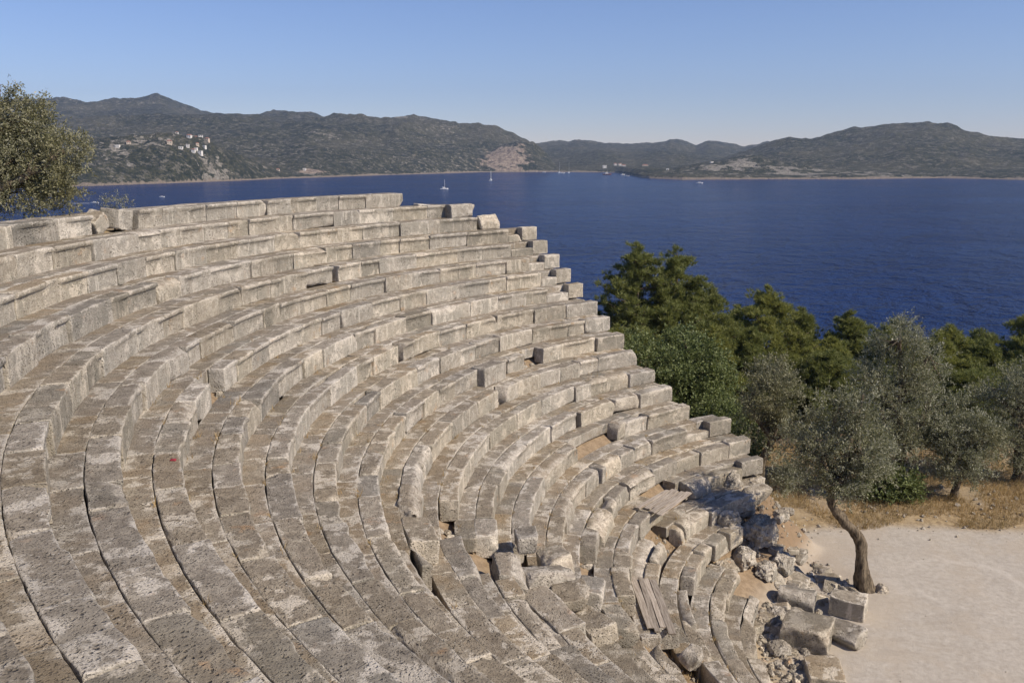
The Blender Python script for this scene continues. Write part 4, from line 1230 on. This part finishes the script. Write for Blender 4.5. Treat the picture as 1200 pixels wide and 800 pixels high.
# ------------------------------------------------------------------ boats
def hull_mesh(L, Wd, H, mat):
    n = 12
    t = np.linspace(0, 1, n)
    w = Wd / 2 * np.clip(np.sin(np.pi * (0.18 + 0.82 * (1 - t)) * 0.62) ** 0.9, 0, 1) * np.where(t > 0.75, 1 - ((t - 0.75) / 0.25) ** 2 * 0.96, 1)
    sheer = H * (1 + 0.35 * t ** 2)
    V = []
    for i in range(n):
        x = (t[i] - 0.5) * L
        for (yy, zz) in ((-1, 1), (-0.8, 0.35), (0, -0.3), (0.8, 0.35), (1, 1)):
            V.append((x + (0.04 * L * t[i] if zz == 1 else 0), w[i] * yy, sheer[i] * zz if zz > 0 else -0.4))
    F = []
    for i in range(n - 1):
        for j in range(4):
            F.append((i * 5 + j, (i + 1) * 5 + j, (i + 1) * 5 + j + 1, i * 5 + j + 1))
        F.append((i * 5 + 4, (i + 1) * 5 + 4, (i + 1) * 5, i * 5))
    V = np.array(V)
    me = mesh_np('hull', V, [np.array(F), np.array([[0, 1, 2, 3, 4]])], mat, False)
    return me
def box_me(name, x0, x1, y0, y1, z0, z1, mat):
    V, F = lattice(np.array([x0, x1]), np.array([y0, y1]), np.array([z0, z1]))
    return mesh_np(name, V, [F], mat, False)
def boat(label, loc, L, rz, masts=(), cabin=True, hull='white_paint', group='boats on the bay', name='motor_boat', cat='boat'):
    root = tag(link(name, None, loc=(loc[0], loc[1], SEA_Z)), label, cat, group)
    root.rotation_euler = (0, 0, rad(rz))
    H = L * 0.11
    link('hull', hull_mesh(L, L * 0.3, H, M[hull]), root)
    if cabin:
        V, F = lattice(np.linspace(-L * 0.2, L * 0.15, 4), np.linspace(-L * 0.095, L * 0.095, 3), np.linspace(H * 0.9, H * 1.9, 3))
        top = (V[:, 2] - H * 0.9) / H
        V[:, 0] -= top * L * 0.03 * np.sign(V[:, 0] + 0.02 * L); V[:, 1] *= 1 - 0.18 * top
        c = link('cabin', mesh_np('cabin', V, [F], M['white_paint'], False), root)
        link('window', box_me('window', -L * 0.15, L * 0.1, -L * 0.096, L * 0.096, H * 1.3, H * 1.6, M['window_dark']), c)
        link('canopy', box_me('canopy', -L * 0.42, -L * 0.16, -L * 0.11, L * 0.11, H * 2.1, H * 2.2, M['canvas']), root)
    for (x, h) in masts:
        V, F = tube([(x * L, 0, H * 0.8), (x * L, 0, h * 0.5), (x * L - 0.02 * h, 0, h)], [0.16, 0.13, 0.08], 6)
        link('mast', mesh_np('mast', V, F, M['white_paint'], True), root)
        V, F = tube([(x * L, 0, H * 2.3), (x * L - L * 0.17, 0, H * 2.35), (x * L - L * 0.34, 0, H * 2.4)], [0.12, 0.3, 0.1], 6)
        link('furled_sail', mesh_np('furled_sail', V, F, M['white_paint'], True), root)
    return root
boat('white single masted sailing boat nearest the seat rows', (-77, 1022), 9.5, 20, [(0.08, 11.5)], name='sailing_boat', cat='sailing boat')
boat('white two masted sailing boat further out in the bay', (-31, 1357), 11, 75, [(-0.12, 15), (0.2, 16.5)], name='sailing_boat', cat='sailing boat')
boat('tiny white boat off the left coast by the rocky shore', (-336, 856), 5.0, 10, [], name='motor_boat')
boat('white speedboat drawing a wake beside the left olive', (-350, 746), 6.5, 185, [])
boat('white motor boat off the pale headland', (252, 1195), 9.0, 5, [])
boat('left of the two tall masted yachts moored by the far beach', (103, 1913), 14, 80, [(0.06, 24)], name='sailing_boat', cat='sailing boat')
boat('right of the two tall masted yachts moored by the far beach', (123, 1908), 14, 80, [(0.06, 26)], name='sailing_boat', cat='sailing boat')
boat('small white boat left of the moored yachts', (73, 1990), 8, 0, [])
boat('brown wooden boat off the end of the headland', (185, 1730), 17, 10, [(0.1, 9)], hull='boat_wood', name='wooden_boat')
boat('white launch moored at the headland tip, left one of two', (214, 1716), 10, 30, [])
boat('white launch moored at the headland tip, right one of two', (208, 1610), 9, -10, [])
boat('white boat lying beside the moored yachts', (108, 1890), 11, 5, [])
V, F = lattice(np.linspace(-11, 11, 12), np.linspace(-0.5, 0.5, 3), np.linspace(0, 0.06, 2))
V[:, 1] *= 1 + (11 - V[:, 0]) / 22 * 0.8
tag(link('boat_wake', mesh_np('boat_wake', V, [F], M['foam'], False), None, (-358, 747, SEA_Z + 0.02)), 'white streak of wake trailing left of the speedboat', 'wake', kind='stuff')

# ------------------------------------------------------------------ houses on the far shore
def house(label, az, d, w, dp, h, rz, wallm='house_wall', hip=True, group='white houses on the hillside'):
    p = far_point(az, d)
    w, dp, h = w * 0.6, dp * 0.65, h * 0.66
    root = tag(link('hillside_house', None, loc=p), label, 'house', group)
    root.rotation_euler = (0, 0, rad(rz))
    link('wall', box_me('wall', -w / 2, w / 2, -dp / 2, dp / 2, -3, h, M[wallm]), root)
    e = 0.5
    if hip:
        V = np.array([(-w / 2 - e, -dp / 2 - e, h), (w / 2 + e, -dp / 2 - e, h), (w / 2 + e, dp / 2 + e, h), (-w / 2 - e, dp / 2 + e, h), (-w / 4, 0, h + dp * 0.22), (w / 4, 0, h + dp * 0.22)])
        link('roof', mesh_np('roof', V, [np.array([(0, 1, 5, 4), (2, 3, 4, 5)]), np.array([(1, 2, 5), (3, 0, 4)])], M['roof_tile'], False), root)
    else:
        link('roof', box_me('roof', -w / 2 - 0.2, w / 2 + 0.2, -dp / 2 - 0.2, dp / 2 + 0.2, h + 0.01, h + 0.5, M['house_wall']), root)
    for fl in range(max(1, int(round(h / 2.6)))):
        for x in np.linspace(-w / 2 + 1.5, w / 2 - 1.5, max(2, int(w // 3.2))):
            link('window', box_me('window', x - 0.6, x + 0.6, -dp / 2 - 0.06, -dp / 2 + 0.05, fl * 2.3 + 0.6, fl * 2.3 + 1.6, M['window_dark']), root)
for a in [('large cream house at the left end of the hill village', -20.75, 1490, 12, 9, 6, 12, 'house_cream', True),
          ('long low white house next to the large cream one', -20.15, 1480, 10, 8, 4, 5, 'house_wall', False),
          ('red roofed white house in the middle of the hill village', -19.62, 1516, 11, 9, 6, -8, 'house_wall', True),
          ('white cube house below the middle red roof', -19.75, 1488, 8, 8, 6, 14, 'house_wall', False),
          ('pale house below the village middle, right of the cube', -19.45, 1478, 9, 8, 6, 0, 'house_wall', True),
          ('lowest white terraced house at the right of the hill village', -19.08, 1480, 11, 8, 7, -12, 'house_wall', False),
          ('topmost white house at the right of the hill village', -18.98, 1530, 10, 8, 6, 10, 'house_wall', False),
          ('cream house with red roof right of the topmost white one', -18.62, 1530, 10, 8, 6, -10, 'house_cream', True),
          ('small red roofed house above the lowest terraced one', -19.2, 1500, 8, 7, 5, 22, 'house_cream', True),
          ('lone white house far left of the hill village by the olive', -23.6, 1470, 10, 8, 5, 0, 'house_wall', False),
          ('red roofed house on the slope beside the left olive', -23.0, 1480, 9, 8, 5, 15, 'house_cream', True),
          ('little white house above the long low one', -20.3, 1522, 7, 6, 4, 8, 'house_wall', True),
          ('little flat roofed white house between cube and terraced house', -19.3, 1484, 7, 6, 5, -5, 'house_wall', False),
          ('small cream house at the upper edge of the hill village', -19.25, 1540, 8, 7, 5, 12, 'house_cream', True),
          ('small white house right below the topmost one', -18.8, 1505, 7, 7, 5, -15, 'house_wall', False),
          ('single white house on the wooded slope right of the village', -13.0, 1700, 9, 8, 5, 0, 'house_wall', False),
          ('low pale house by the shore below the wooded slope', -14.6, 1650, 9, 7, 4, 5, 'house_cream', True)]:
    house(*a[:1], *a[1:], group='houses of the hill village')
for a in [('bright cubic white house by the far beach', 5.95, 2055, 15, 12, 9, 0, 'house_wall', False), ('left white house above the far beach trees', 6.62, 2120, 12, 9, 6, 0, 'house_wall', True),
          ('right white house above the far beach trees', 6.92, 2125, 12, 9, 6, 8, 'house_wall', True), ('low white house just above the beach sand', 7.15, 2070, 16, 9, 5, 0, 'house_wall', True),
          ('orange walled house behind the headland tip', 8.5, 2010, 22, 9, 6, 0, 'house_cream', True), ('lone white house on the headland skyline', 12.6, 1620, 8, 7, 5, 10, 'house_wall', False),
          ('small white house low on the headland', 9.9, 1560, 7, 6, 4, 0, 'house_wall', False)]:
    house(*a, group='houses along the far bay')

# ------------------------------------------------------------------ air
def haze():
    me = box_me('haze', -4600, 4600, -60, 4600, -50, 330, None)
    t = NT('air'); 
    t.t.nodes.remove(t.b)
    v = t.n('ShaderNodeVolumePrincipled')
    v.inputs['Color'].default_value = (0.54, 0.70, 0.96, 1)
    v.inputs['Density'].default_value = 0.00011
    v.inputs['Anisotropy'].default_value = 0.2
    t.t.links.new(v.outputs[0], t.out.inputs['Volume'])
    me.materials.clear(); me.materials.append(t.m)
    tag(link('haze', me), kind='stuff')
haze()
print('seats', n_seats, 'objects', len(bpy.data.objects))
